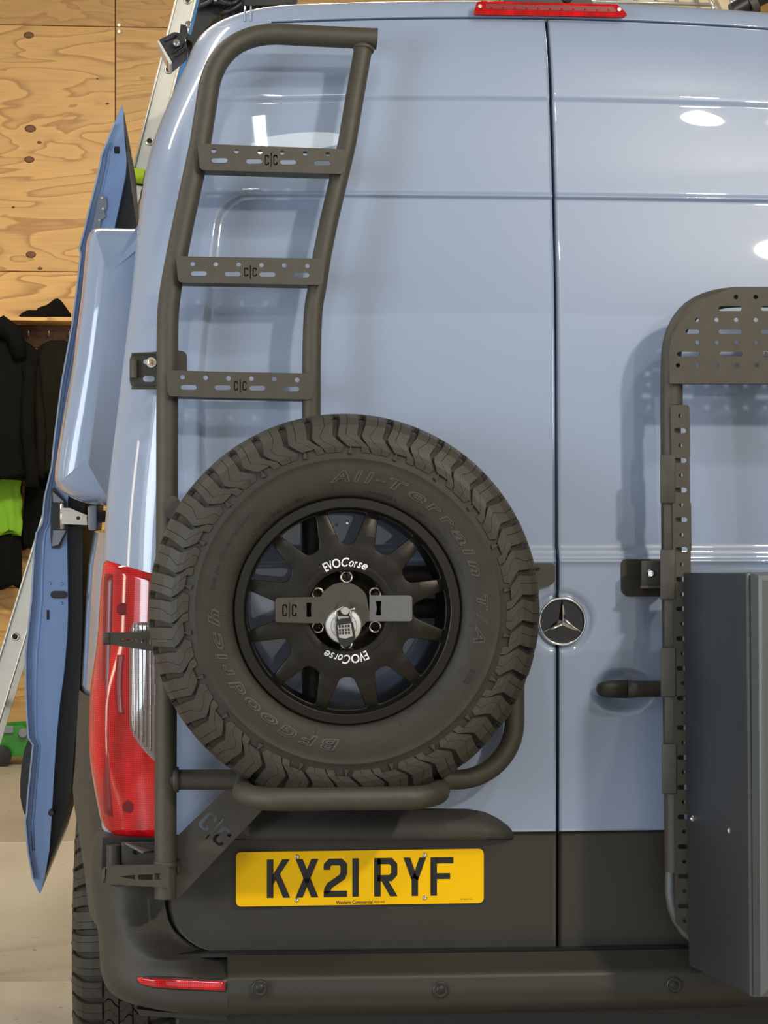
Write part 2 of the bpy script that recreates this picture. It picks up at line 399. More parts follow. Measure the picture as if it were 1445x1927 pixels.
# floor in two cast bays with a joint between them
floor = struct('floor', boxv(XL-.2, XR+.2, YB-9, WY+.3, -.22, -.03), M_conc)
yj = CAM.y+1.46*FPX/(1838-963.5)
for a, b in ((YB-9, -3.0), (-2.992, yj-.004), (yj+.004, 5.3), (5.308, WY+.3)):
    add('concrete_bay', *boxv(XL-.2, XR+.2, a, b, -.05, 0, .003), M_conc, floor)
wb = struct('wall_back', boxv(XL-.1, XR+.1, WY+.025, WY+.15, 0, 5.1), M_shelf)
def wz(py): return Q(200, py, WY).z
def wx(px): return Q(px, 700, WY).x
seams = [wz(x) for x in (1440, 1105, 512, 50)]+[5.1]
seams[0] = 0.0
xs_top = [XL, wx(-560), wx(217), wx(940), wx(1700), XR]
for r in range(4):
    z0, z1 = seams[r], seams[r+1]
    xs = xs_top if r in (2, 3) else [XL, wx(-300), wx(640), wx(1400), XR]
    for i in range(len(xs)-1):
        m = M_ply[(1, 3, 0, 2)[r]] if not (r == 3 and i in (2, 4)) else M_ply[2]
        if r == 2 and i == 2: m = M_ply[1]
        add('plywood_sheet', *boxv(xs[i]+.003, xs[i+1]-.003, WY, WY+.025, z0+.002, z1-.002, .002), m, wb)
for (px, py, s) in ((54, 66, 9), (57, 242, 10), (55, 300, 9), (58, 479, 9), (74, 268, 4), (202, 195, 3), (75, 505, 4), (25, 390, 3), (183, 148, 2)):
    p = Q(px, py, WY-.003); s_ = s/320
    v, f = lathe_solid([(s_, .004), (s_*.9, 0), (s_*.4, -.001)], 14, p)
    v = [Vector((p.x+(q.x-p.x)*1.15, q.y, p.z+(q.z-p.z)*.75)) for q in v]
    add('knot', v, f, M_knot, wb, smooth=True)
for (px, py) in ((224, 47), (224, 59)):
    p = Q(px, py, WY-.002); add('screw_head', *lathe_solid([(.009, .003), (.008, 0)], 12, p), M_zinc, wb)
struct('wall_left', boxv(XL-.12, XL, YB, WY, 0, 5.1), M_wallp)
struct('wall_right', boxv(XR, XR+.12, YB, WY, 0, 5.1), M_wallp)
wn = struct('added_window_1', boxv(XL, XL+.02, -5.25, -2.55, .55, 2.95), mat('fill_light_pane', (.8, .9, 1), .3, emit=((.80, .90, 1.0), 1.6)))  # glowing pane and frame added to go with the left fill light
for a, b, c_, d_ in ((-5.3, -2.5, .48, .56), (-5.3, -2.5, 2.94, 3.02), (-5.3, -5.22, .5, 3.0), (-2.58, -2.5, .5, 3.0), (-3.94, -3.86, .5, 3.0)):
    add('added_window_frame', *boxv(XL, XL+.05, a, b, c_, d_), M_wallp, wn)
struct('ceiling', boxv(XL-.1, XR+.1, YB, WY, 5.1, 5.2), M_ceil)
# shutter opening behind the camera: two piers and a lintel
struct('wall_front', boxv(XL, -4.1, YB-.15, YB, 0, 5.1), M_wallp)
struct('wall_front', boxv(3.2, XR, YB-.15, YB, 0, 5.1), M_wallp)
struct('trim_1', boxv(-4.1, 3.2, YB-.15, YB, 4.1, 5.1), M_wallp)

# wall shelf with coats
sz0, sz1 = wz(612), wz(606)
sh = thing('wall_shelf', 'long plywood shelf over a brown backboard with coat hooks on the back wall', 'shelf', (wx(60), WY, wz(640)))
add('shelf_board', *boxv(XL+.02, wx(520), WY-.34, WY, sz0-.006, sz0+.018, .002), M_ply[3], sh)
add('backboard', *boxv(XL+.02, wx(520), WY-.022, WY-.001, wz(655), sz0-.007, .002), M_shelf, sh)
hookx = [20, 55, 93, 131, 170]
for hx in hookx:
    q = Q(hx, 640, WY-.05)
    v, f = tube(fillet([(q.x, WY-.02, q.z+.03), (q.x, WY-.09, q.z+.02), (q.x, WY-.10, q.z+.06)], .02, 4), .005, 8)
    add('coat_hook', v, f, M_zinc, sh, smooth=True)
def coat(name, label, pxa, pxb, pya, pyb, Y, m, seed, thick=.07, hood=False, sleeve=None, group=None, taper=0):
    c = Q((pxa+pxb)/2, pyb, Y)
    t = thing(name, label, 'coat', c, group)
    rows = []; nseg = 40; nr = 34
    for i in range(nr):
        u = i/(nr-1); py = pya+(pyb-pya)*u
        top = .30+.70*min(1, u/.10)**.5
        top = min(1, top); hw = (pxb-pxa)/2*top*(1 if u < .8 else 1+.05*math.sin(u*9+seed))
        cx = (pxa+pxb)/2+3*math.sin(u*5+seed)+taper*u; hw *= (1-.035*taper*u+.04*bool(taper)*math.sin(u*23))
        row = []
        for k in range(nseg):
            a = 2*PI*k/nseg
            fold = .16*math.sin(a*7+seed+u*2.0)*(.3+u)+.08*math.sin(a*13+seed*2-u*4)+.12*noise.noise(Vector((math.cos(a)*2, math.sin(a)*2+seed, u*4)))
            x = cx+hw*math.cos(a)*(1+fold*.18); y = Y+thick*math.sin(a)*(1+fold*1.3)*min(1, .35+u*2)
            q = Q(x, py+6*math.sin(a*3+seed)*(u > .98), y); row.append(q)
        rows.append(row)
    v = [p for r in rows for p in r]; f = []
    for i in range(nr-1):
        for k in range(nseg): f.append((i*nseg+k, i*nseg+(k+1) % nseg, (i+1)*nseg+(k+1) % nseg, (i+1)*nseg+k))
    f += [tuple(range(nseg)), tuple(range((nr-1)*nseg, nr*nseg))]
    add('body', v, f, m, t, smooth=True)
    if hood:
        p = Q((pxa+pxb)/2-6, pya-4, Y-.05)
        v, f = tube([p+Vector((dx, 0, dz)) for dx, dz in ((-.09, -.12), (-.06, .01), (.02, .05), (.09, .0), (.12, -.14))], [.045, .06, .065, .06, .04], 14)
        add('hood', v, f, m, t, smooth=True)
    for (x0, y0, x1, y1, w0, w1) in (sleeve or ()):
        pts = []; n = 12
        for i in range(n):
            u = i/(n-1); q = Q(x0+(x1-x0)*u+3*math.sin(u*7+seed), y0+(y1-y0)*u, Y-thick*.9-.03*math.sin(u*3)); pts.append(q)
        rr = [(w0+(w1-w0)*i/(n-1))/320*(1+.10*math.sin(i*2.3+seed)) for i in range(n)]
        v, f = tube(pts, rr, 14); add('sleeve', v, f, m, t, smooth=True)
    return t
coat('long_coat', 'black hooded work coat hanging at the left edge of the coat row', -56, 66, 634, 900, WY-.30, M_cloth, 1.3, hood=True, sleeve=((52, 690, 58, 915, 13, 12),))
coat('work_jacket', 'dark olive jacket hanging on the hook nearest the open van door', 68, 152, 640, 892, WY-.20, M_cloth2, 4.1, sleeve=((66, 690, 78, 900, 12, 10),))
coat('waterproof_trousers', 'black waterproof trousers hanging lowest under the coats', -34, 42, 840, 1106, WY-.13, M_cloth, 2.2, .04)
coat('black_overalls', 'black overalls hanging behind the olive jacket reaching down to knee height', 44, 100, 840, 1030, WY-.09, M_cloth, 6.2, .04)
coat('hi_vis_jacket', 'lime green hi-vis jacket showing below the black coats', -34, 44, 850, 1003, WY-.175, M_hivis, 3.0, .022, taper=10)
# folded gloves on the shelf
t = thing('work_gloves', 'pair of folded black gloves lying on the plywood shelf', 'gloves', Q(85, 606, WY-.2))
for (x0, x1, h, dy, sd) in ((36, 122, 28, 0, 1), (66, 134, 42, .06, 2)):
    rows = []
    for i in range(14):
        u = i/13; x = x0+(x1-x0)*u; hh = h*(math.sin(PI*min(.97, .08+u*.84))**.6)*(1+.14*math.sin(u*9+sd))
        row = []
        for k in range(14):
            a = 2*PI*k/14
            q = Q(x, 607-hh/2*(1+math.sin(a)), WY-.2+dy+.07*math.cos(a)*(.5+.5*math.sin(PI*u)))
            row.append(q)
        rows.append(row)
    v = [p for r in rows for p in r]; f = [(i*14+k, i*14+(k+1) % 14, (i+1)*14+(k+1) % 14, (i+1)*14+k) for i in range(13) for k in range(14)]
    f += [tuple(range(14)), tuple(range(13*14, 14*14))]
    add('glove', v, f, M_cloth, t, smooth=True)

# green trolley jack by the back wall
jz = Q(20, 1430, 7.6)
JY = CAM.y+1.46*FPX/(1431-963.5)-.12
t = thing('trolley_jack', 'green wheeled trolley jack standing on the floor by the plywood wall', 'jack', Q(20, 1431, JY))
def jx(px): return Q(px, 1400, JY).x
def jzz(py): return max(0, Q(20, py, JY).z)
for dy in (0, .28):
    poly = [(jx(-90), jzz(1424)), (jx(44), jzz(1424)), (jx(52), jzz(1410)), (jx(51), jzz(1372)), (jx(40), jzz(1366)), (jx(8), jzz(1368)), (jx(-30), jzz(1374)), (jx(-90), jzz(1395))]
    v, f = prism(poly, lambda p: (p[0], JY+dy, p[1]), lambda p: (p[0], JY+dy+.02, p[1]))
    add('side_plate', v, f, M_green, t)
v, f = boxv(jx(-90), jx(48), JY+.02, JY+.28, jzz(1415), jzz(1378), .01); add('body', v, f, M_green, t)
for px in (2, -75):
    for dy in (-.05, .33):
        p = Q(px, 1417, JY+dy); r = .060; p.z = r
        add('wheel', *lathe_solid([(r*.6, -.022), (r, -.018), (r, .018), (r*.6, .022)], 20, p), M_black, t, ang=40)
p = Q(43, 1380, JY-.01); add('pivot_bolt', *lathe_solid([(.022, -.012), (.028, 0), (.028, .02)], 16, p), M_grey, t, ang=40)
v, f = boxv(jx(-4), jx(26), JY-.012, JY-.002, jzz(1380), jzz(1366), .004); add('saddle_bracket', v, f, M_grey, t)
v, f = tube([Q(-80, 1380, JY+.14), Q(-150, 1200, JY-.2)], .016, 10); add('handle', v, f, M_zinc, t, smooth=True)

# ------------------------------------------------------------------ van body
van = thing('camper_van', 'blue-grey high-roof camper van parked with its rear doors facing, black bumper', 'van', (0, 1.5, 0))
LEANT = [(0, 0), (1.75, 0), (1.95, .012), (2.12, .035), (2.32, .072), (2.46, .112), (2.54, .15), (2.62, .19)]
def lean(z): return sinterp(LEANT, z)
SILH = [(426, 6), (380, 36), (343, 109), (310, 190), (290, 250), (271, 330), (258, 430), (246, 550), (222, 750), (199, 950), (191, 1100), (186, 1250), (182, 1350), (184, 1450), (189, 1540), (189, 1600), (189, 1900)]
WT = sorted([(Q(a, b, .13+lean(zz(b, .13))).z, -Q(a, b, .13+lean(zz(b, .13))).x) for a, b in SILH])
RC = .15
def Wz(z): return sinterp(WT, z)
def crown(x, z): return -.045*min(x*x, .8)*sstep(2.2, 2.5, z)
def S(s, z, off=0.0, W=None, y0=None, R=RC):
    W = Wz(z) if W is None else W; L = W-R; a = abs(s); sg = 1 if s >= 0 else -1
    y0 = lean(z) if y0 is None else y0
    if a <= L: x, y, nx, ny = a, y0+.018*(a/L)**2, 0, -1
    elif a <= L+R*PI/2:
        th = (a-L)/R; x = L+R*math.sin(th); y = y0+.018+R*(1-math.cos(th)); nx, ny = math.sin(th), -math.cos(th)
    else: x, y, nx, ny = W, y0+.018+R+(a-L-R*PI/2), 1, 0
    x += nx*off; y += ny*off
    if z < 1.35 and y > .3: x += .03*sstep(.3, .6, y)*sstep(1.35, 1.15, z)
    return Vector((sg*x, y, z+crown(x, z)))
DL = [(313, 1690), (313, 700), (318, 590), (330, 500), (345, 420), (375, 280), (388, 200), (400, 130), (416, 95), (430, 74), (449, 56), (476, 43), (515, 35)]
DT = []
for a, b in DL:
    q = Q(a, b, lean(zz(b))); DT.append((q.z-crown(q.x, q.z), -q.x))
DB = [(313, 1690), (316, 1715), (322, 1738), (333, 1756), (350, 1772), (372, 1785), (400, 1793), (430, 1796)]
DT2 = [(Q(a, b, 0).z, -Q(a, b, 0).x) for a, b in DB][::-1]
DOOR = DT2+DT[1:]
ZB, ZT = DT2[0][0], DT[-1][0]
def SL(z): return interp(DOOR, z)
ZSPLIT = zz(1568)
def frange(a, b, d):
    n = max(1, int(round((b-a)/d))); return [a+(b-a)*i/n for i in range(n+1)]
def sdrr(x, z, x0, x1, z0, z1, r):
    cx, cz = (x0+x1)/2, (z0+z1)/2; qx = abs(x-cx)-(x1-x0)/2+r; qz = abs(z-cz)-(z1-z0)/2+r
    return math.hypot(max(qx, 0), max(qz, 0))+min(max(qx, qz), 0)-r
z365, z185, z1058 = zz(364, .035), zz(183, .07), zz(1056)
hp = Q(1190, 1297, 0); bp_ = Q(1057, 1169, 0)
def feat(x, z):
    f = 0.0; xa = abs(x)
    sl = .018*(z-2.0)                      # window panel recess, its side leaning with the body
    d = sdrr(xa+(.11*(z-1.75) if z > 1.75 else 0), z, -1.0, .752, z1058+.02, z365, .07)
    f -= .0095*sstep(.001, -.009, d)
    f += .004*sstep(z185-.004, z185+.006, z)*0 - .006*sstep(z185+.012, z185-.004, z)*sstep(z365-.004, z365+.01, z)
    f += .0045*math.exp(-((z-z1058)/.0055)**2)
    f += .003*sstep(z1058+.006, z1058-.008, z)
    if x > 0:
        d = math.hypot((x-hp.x+.02)/.075, (z-hp.z)/.050); f -= .013*sstep(1.0, .45, d)
    d = math.hypot(x-bp_.x, z-bp_.z); f -= .010*sstep(.066, .052, d)
    return f
def zlist(z0, z1, d=.006):
    zs = frange(z0, z1, d)
    for c in (z365, z185, z1058): zs += [c+k*.0015 for k in range(-6, 7) if z0 < c+k*.0015 < z1]
    zs = sorted(zs); out = [zs[0]]
    for z in zs[1:]:
        if z-out[-1] > .0008: out.append(z)
    return out
def door_grid(sg, zl, off, nx=110, gap=.0035, inset=0, top=False):
    rows = []
    for z in zl:
        a = SL(z)-.004; b = gap
        row = []
        for i in range(nx+1):
            t = i/nx; s = a+(b-a)*t
            p = S(-s if sg < 0 else s, z, off+feat(-s if sg < 0 else s, z) if not inset else off)
            row.append(p)
        rows.append(row)
    v, f = grid(rows)
    # returned edge all round
    n = nx+1; m = len(rows)
    ring = list(range(n))+[i*n+n-1 for i in range(1, m)]+[(m-1)*n+j for j in range(n-2, -1, -1)]+[i*n for i in range(m-2, 0, -1)]
    base = len(v); k = len(ring)
    cen = sum(v, Vector())/len(v)
    e1 = [v[i]+Vector((0, .003, 0))+(Vector((cen.x, v[i].y, cen.z))-v[i]).normalized()*-.0015 for i in ring]
    e2 = [p+Vector((0, .022, 0)) for p in e1]
    v = v+e1+e2
    for j in range(k):
        j2 = (j+1) % k
        f.append((ring[j], ring[j2], base+j2, base+j)); f.append((base+j, base+j2, base+k+j2, base+k+j))
    return v, f
for sg in (-1, 1):
    zs = sorted(set(zlist(ZSPLIT+.0006, ZT-.03)+frange(ZT-.03, ZT-.0035, .0022)))
    v, f = door_grid(sg, zs, 0)
    door = add('rear_door', v, f, M_blue, van, smooth=True, fix=False, label=None)
    zs = sorted(set(frange(ZB+.0035, ZB+.03, .0022)+frange(ZB+.03, ZSPLIT-.0012, .008)))
    v, f = door_grid(sg, zs, .001)
    add('lower_cladding', v, f, M_plas_s, door, smooth=True, fix=False, label='smooth black plastic cladding along the door foot')
    if sg < 0: ldoor = door
    else: rdoor = door
# black sheet behind all gaps: rubber seal plus the shade painted in them
rows = []
for z in frange(.45, 2.53, .02): rows.append([S(-1.05+2.1*i/80, z, -.026) for i in range(81)])
v, f = grid(rows); add('dark_gap_seal', v, f, M_seal, van, smooth=True, fix=False)
# quarter panels + sides + roof (one shell)
shell = MB()
for sg in (-1, 1):
    rows = []
    zs = sorted(set(frange(ZSPLIT-.02, ZT-.03, .02)+frange(ZT-.03, ZT-.002, .003)+[ZT, ZT+.0026]))
    zt_split = []
    for z in zs:
        a = SL(z)+.0035; row = []
        W = Wz(z); end = W-RC+RC*PI/2
        for i in range(49): s = a+(end-a)*i/48; row.append(S(sg*s, z))
        for y in (.05, .12, .2, .3, .45, .6, 1.0, 3.0, 5.2): row.append(S(sg*(end+y), z))
        row.insert(0, S(sg*a, z, -.022)); rows.append(row)
    v, f = grid(rows); shell.put(v, f)
# header above the doors and up over the roof edge
rows = []
zs = [ZT+.0025, ZT+.005, ZT+.010, ZT+.018]
ztop = ZT+.018
levels = [(z, 0) for z in zs]
for k in range(1, 9):
    a = PI/2*k/8; levels.append((ztop+.030*math.sin(a), -.030*(1-math.cos(a))))
levels += [(ztop+.034, -.10), (ztop+.045, -.25), (ztop+.05, -.40)]
for (z, off) in levels:
    zq = min(z, WT[-1][0]-.001); W = Wz(zq); L = W-RC; end = L+RC*PI/2; row = []
    ss = [i/40*L for i in range(40)]+[L+(end-L)*i/24 for i in range(25)]+[end+y for y in (.05, .12, .3, .6, 1.0, 3.0, 5.2)]
    full = [-s for s in ss[::-1]]+ss[1:]
    for s in full:
        p = S(s, zq, off, W=W, y0=lean(min(z, 2.62))); p.z += z-zq; row.append(p)
    rows.append(row)
rows.insert(0, [p+Vector((0, .022, 0)) for p in rows[0]])
v, f = grid(rows); shell.put(v, f)
bs = shell.obj('body_shell', M_blue, van, smooth=True, fix=False)
# roof sheet
rw = Wz(WT[-1][0]-.001)
v, f = boxv(-.30-.25, .30+.25, .55, 5.3, ztop+.040, ztop+.062, .01); add('roof_panel', v, f, M_blue, van, ang=40)
# ---- helpers mapping a picture point on the rear surface to (s, z)
def sz_of(px, py):
    best = None
    # search s so that S(s,z) projects on px,py
    lo, hi = -1.12, 1.12
    z = zz(py, 0, px)
    for it in range(3):
        a, b = lo, hi
        for k in range(40):
            m = (a+b)/2; p = S(m, z)
            r = p-CAM; d = r.dot(FW); x = 722.5+FPX*r.dot(RT)/d
            if x < px: a = m
            else: b = m
        s = (a+b)/2; p = S(s, z); z = Q(px, py, p.y).z-crown(p.x, z)
    return s, z
# ---- tail light: right edge follows the door, left edge is the body corner
def sgrid(x0f, x1f, pys, nx, off, back=True, edge=.006):
    rows = []
    for py in pys:
        s0, z0 = sz_of(x0f(py), py); s1, z1 = sz_of(x1f(py), py); row = []
        for i in range(nx+1):
            t = i/nx; e = min(1, min(t, 1-t)*nx/1.0)
            row.append(S(s0+(s1-s0)*t, z0+(z1-z0)*t, off*(1 if 0 < i < nx else .1)))
        rows.append(row)
    for k in (0, len(rows)-1):
        rows[k] = [p+(S(0, p.z)-S(0, p.z, off))*0+Vector((0, off*.9, 0)) for p in rows[k]]
    return grid(rows)
TLL = [(1055, 198), (1100, 193), (1200, 187), (1300, 182), (1380, 180), (1450, 183), (1500, 187), (1540, 192), (1560, 203), (1572, 222)]
def slopetop(t): return 1055+25*t
rows = []
N1, N2 = 60, 30
for j in range(N1+1):
    v_ = j/N1; row = []
    for i in range(N2+1):
        t = i/N2
        yt = 1054+32*t; yb = 1575-0*t
        py = yt+(yb-yt)*v_
        xl = interp(TLL, py)+1.5; px = xl+(308-xl)*t
        s, z = sz_of(px, py)
        e = min(i, N2-i, j*1.0, N1-j)
        bulge = .010 if e > 0 else .001
        bulge += .012*sstep(1180, 1330, py)*sstep(1560, 1400, py)*sstep(.45, .1, t)
        row.append(S(s, z, bulge))
    rows.append(row)
v, f = grid(rows)
tl = add('tail_light', v, f, M_red, van, smooth=True, fix=False, label='tall red and clear tail light on the left corner')
def patch(name, quadfn, n1, n2, off, m, parent, label=None):
    rows = []
    for j in range(n1+1):
        row = []
        for i in range(n2+1):
            px, py = quadfn(i/n2, j/n1); s, z = sz_of(px, py)
            e = min(i, n2-i, j, n1-j); row.append(S(s, z, off if e else .006))
        rows.append(row)
    v, f = grid(rows); return add(name, v, f, m, parent, smooth=True, fix=False, label=label)
def clearq(u, v_):
    py = 1166+(1440-1166)*v_
    xl = interp([(1166, 256), (1176, 249), (1240, 247), (1345, 245), (1370, 247), (1385, 252), (1410, 270), (1440, 300)], py)
    return xl+(306-xl)*u, py
patch('clear_lens', clearq, 40, 10, .0125, M_clear, tl, 'clear reversing and indicator section with fine ribs')
for k in range(7):                                    # vertical ribs of the clear section
    x = 251+7*k
    yb = interp([(247, 1370), (300, 1430)], x)-2; yt = 1172 if k else 1182
    pts = []
    for py in frange(yt, yb, 12):
        s, z = sz_of(x, py); pts.append(S(s, z, .0135))
    v, f = tube(pts, .0011, 6); add('lens_rib', v, f, M_chrome if k % 2 else M_clear, tl, smooth=True)
patch('lens_divider', lambda u, v_: (246+60*u, 1281+5*v_), 2, 8, .0145, M_clear, tl)
for (a, b, c_, d_) in ((206, 222, 1075, 1540), (224, 243, 1230, 1345)):
    patch('reflex_band', lambda u, v_: (a+(b-a)*u-4*math.sin(v_*3), c_+(d_-c_)*v_), 40, 4, .0135 if a > 210 else .0175, M_redd, tl)
for (x, y) in ((238, 1146), (248, 1517)):
    s, z = sz_of(x, y); c = S(s, z, .013)
    add('round_reflector', *lathe_solid([(.012, -.003), (.013, .004)], 20, c), M_redd, tl)
# the same lamp on the far corner, outside the frame
v2 = [Vector((-p.x, p.y, p.z)) for r in rows for p in r] if False else None

# ---- bumper
BY = [(1568, .0), (1600, -.006), (1660, -.022), (1720, -.034), (1780, -.045), (1797, -.052), (1812, -.075), (1826, -.098), (1832, -.104), (1860, -.108), (1885, -.104), (1898, -.092), (1908, -.070), (1914, -.035), (1916, .02)]
BW = [(1430, 188), (1577, 187), (1605, 175), (1645, 168), (1693, 171), (1780, 187), (1861, 199), (1880, 212), (1892, 232), (1900, 262), (1910, 330), (1916, 420)]
def bz(py): return zz(py, -.05, 600)
BYC = [(1568, .0), (1600, -.008), (1660, -.030), (1720, -.050), (1780, -.070), (1800, -.080), (1816, -.094), (1832, -.103), (1860, -.108), (1885, -.104), (1898, -.092), (1908, -.070), (1914, -.035), (1916, .02)]
sj = Q(427, 1850, -.1).x                               # joint between corner and centre pieces
def bumper_row(py, n=80):
    y0 = sinterp(BYC, py); z = bz(py); Wb = -Q(sinterp(BW, py), py, .15).x
    R = .16; end = Wb-R+R*PI/2; row = []
    sc = min(SL(z)+.005, 9) if z > ZB+.002 else -sj-.0015
    sc = max(sc, -sj-.0015)
    for i in range(n+1):
        s = sc+(end-sc)*(i/n)**1.3
        m = sstep(sc-.002, sc+.12, s)**.8; m = 1-(1-m)*sstep(1836, 1796, py)
        p = S(-s, z, 0, W=Wb, y0=y0*m+(1-m)*.004, R=R); p.z = z; row.append(p)
    for y in (.05, .12, .25, .45): p = S(-(end+y), z, 0, W=Wb, y0=y0, R=R); p.z = z; row.append(p)
    return row
def yofz(z): return 963.5-(z-1.46)*FPX/4.69
PS = 1797.0
rowsU = [bumper_row(py) for py in frange(1577, 1780, 5)+frange(1783, 1836, 2.5)+frange(1840, 1898, 5)+frange(1900, 1916, 2)]
pyL = frange(PS, 1832, 3)+frange(1836, 1898, 6)+frange(1900, 1916, 2)
def front_row(py, s0, s1, n, sg=-1):
    y0 = interp(BY, py); z = bz(py); Wb = -Q(interp(BW, py), py, .15).x; R = .16; row = []
    for i in range(n+1):
        s = s0+(s1-s0)*i/n; p = S(s, z, 0, W=Wb, y0=y0, R=R); p.z = z; row.append(p)
    return row
for sg in (1, -1):
    flip = (lambda p: Vector((-p.x, p.y, p.z))) if sg < 0 else (lambda p: p)
    v, f = grid([[flip(p) for p in r] for r in rowsU])
    add('bumper_corner', v, f, M_plas, van, smooth=True, fix=False)
v, f = grid([front_row(py, sj+.0015, -sj-.0015, 90) for py in pyL]); bcen = add('bumper_centre', v, f, M_plas_s, van, smooth=True, fix=False)
# step tread behind the bumper lip + rear skirt
v, f = boxv(-.86, .86, -.03, .06, bz(1802), bz(1799)+.004); add('bumper_step', v, f, M_black, van)
v, f = boxv(-.80, .80, -.02, .10, bz(1955), bz(1905), .006); add('rear_crossmember', v, f, M_black, van, ang=40)
# lower valance strip at the left
pts = [(258, 1899), (300, 1904), (427, 1909), (427, 1921), (262, 1911)]
v, f = prism([Q(a, b, -.03) for a, b in pts], lambda p: p, lambda p: p+Vector((0, .15, 0))); add('valance_strip', v, f, M_plas, van)
# red reflector in the bumper
rf_out = [(254, 1837), (427, 1844), (427, 1868), (290, 1861), (268, 1855), (258, 1847)]
def bsurf(px, py, off):
    BY = BYC
    # first hit on bumper surface by stepping s
    y0 = interp(BY, py); z = bz(py); Wb = -Q(interp(BW, py), py, .15).x; a, b = -Wb-.1, 0
    for k in range(40):
        m = (a+b)/2; p = S(m, z, off, W=Wb, y0=y0, R=.16); r = p-CAM; x = 722.5+FPX*r.dot(RT)/r.dot(FW)
        if x < px: a = m
        else: b = m
    p = S((a+b)/2, z, off, W=Wb, y0=y0, R=.16); return Vector((p.x, p.y, Q(px, py, p.y).z))
def refl(name, inset, off, m):
    top = [(254+inset, 1837+inset*.6), (427-inset*.5, 1844+inset*.6)]; rows = []
    for i in range(31):
        px = 254+inset+(427-inset*.6-254-inset)*i/30
        yt = 1836.5+(px-254)*.043+inset*.7; yb = interp([(254, 1843), (268, 1855), (290, 1861), (427, 1868)], px)-inset*.7
        rows.append([bsurf(px, yt+(yb-yt)*j/6, off if 0 < j < 6 and 0 < i < 30 else -.001) for j in range(7)])
    v, f = grid(rows); return add(name, v, f, m, van, smooth=True, fix=False)
refl('reflector_surround', -2.5, .003, M_black)
refl('bumper_reflector', 1.5, .0065, M_red)
# parking sensors
for px in (489, 829, 1269):
    py = {489: 1860, 829: 1863, 1269: 1854}[px]
    p = Q(px, py, -.108)
    so = add('parking_sensor', *lathe_solid([(.0165, .010), (.0165, -.0015), (.0145, -.003), (.0135, -.001), (.0095, -.0005)], 32, p), M_plas_s, van, ang=35)
    add('sensor_eye', *lathe_solid([(.0085, .002), (.0085, -.003), (.006, -.0045)], 24, p), M_black, so, ang=35)

# ---- number plate hood (moulded light housing)
hx0, hx1 = 436, 977
rows = []
for i in range(81):
    px = hx0+(hx1-hx0)*i/80
    yt = interp([(436, 1569), (450, 1545), (470, 1530), (495, 1522), (700, 1519), (880, 1519), (912, 1525), (935, 1536), (955, 1550), (977, 1569)], px)
    e = sstep(0, .06, i/80)*sstep(1, .95, i/80)
    row = []
    for j in range(13):
        t = j/12; py = yt+(1578-yt)*t; off = .004+.040*e*math.sin(min(1, t*1.15)*PI/2)**.9*min(1, (1578-yt)/50)
        row.append(Q(px, py, -off))
    q = row[-1]; row.append(Vector((q.x, q.y+.004, q.z-.004))); row.append(Vector((q.x, -.002, q.z-.001))); rows.append(row)
v, f = grid(rows); add('plate_light_hood', v, f, M_plas, van, smooth=True, fix=False, ang=None)

# ---- number plate
np_ = [(444, 1603.5), (910, 1597), (910, 1699), (444, 1706)]
PLY = -.012
v, f = curve_mesh([rpoly([(Q(a, b, PLY).x, Q(a, b, PLY).z) for a, b in np_], .012, 5)], .003)
plate = add('number_plate', [Vector((p.x, PLY-p.z, p.y)) for p in v], f, M_yel, van, label='yellow rear number plate reading KX21 RYF')
def stroke(pts, wd):
    n = len(pts); L_, R2 = [], []
    for i, p in enumerate(pts):
        p = Vector(p); a = (p-Vector(pts[i-1])).normalized() if i else None; b = (Vector(pts[i+1])-p).normalized() if i < n-1 else None
        d = a if b is None else (b if a is None else (a+b).normalized()); nn = Vector((-d.y, d.x))
        k = 1/max(.5, nn.dot(Vector((-(b or a).y, (b or a).x)))); L_.append(p+nn*wd/2*k); R2.append(p-nn*wd/2*k)
    return [[tuple(L_[i]), tuple(L_[i+1]), tuple(R2[i+1]), tuple(R2[i])] for i in range(n-1)]
GL = {
 'K': [[(0,0),(14,0),(14,79),(0,79)], [(12,26),(12,46),(33,79),(49,79)], [(19,37),(28,49),(50,0),(35,0)]],
 'X': [[(0,0),(15.5,0),(50,79),(34.5,79)], [(34.5,0),(50,0),(15.5,79),(0,79)]],
 '2': stroke([(7,56),(7,65),(14,72),(36,72),(43,65),(43,49),(39,41),(13,24),(8,16),(7,7)], 14)+[[(0,0),(50,0),(50,13),(0,13)]],
 '1': [[(0,0),(14,0),(14,79),(0,79)]],
 'R': [[(0,0),(14,0),(14,79),(0,79)], [(16,31),(31,31),(50,0),(34,0)]]+stroke([(7,72.5),(35,72.5),(43,64),(43,46),(35,37.5),(7,37.5)], 13),
 'Y': [[(0,79),(15,79),(30,38),(18,32)], [(50,79),(35,79),(20,38),(32,32)], [(18,0),(32,0),(32,40),(18,40)]],
 'F': [[(0,0),(14,0),(14,79),(0,79)], [(12,66),(50,66),(50,79),(12,79)], [(12,34),(43,34),(43,46),(12,46)]],
}
for ch, x0, x1 in (('K', 502, 546), ('X', 556, 599), ('2', 609, 653), ('1', 663, 675), ('R', 704, 748), ('Y', 759, 802), ('F', 810, 853)):
    gw = 14 if ch == '1' else 50; mb = MB()
    for poly in GL[ch]:
        def mp(p, dy=0):
            u = p[0]/gw; px = x0+(x1-x0)*u; yb = 1690-.0139*(px-502)*1.0; yt = 1617.5-.0139*(px-502)*1.0-(0)
            py = yb+(yt-yb)*p[1]/79
            return Q(px, py, PLY-.0022-dy)
        v, f = prism(poly, lambda p: mp(p), lambda p: mp(p, -.001)); mb.put(v, f)
    mb.obj('plate_character', M_ink, plate)
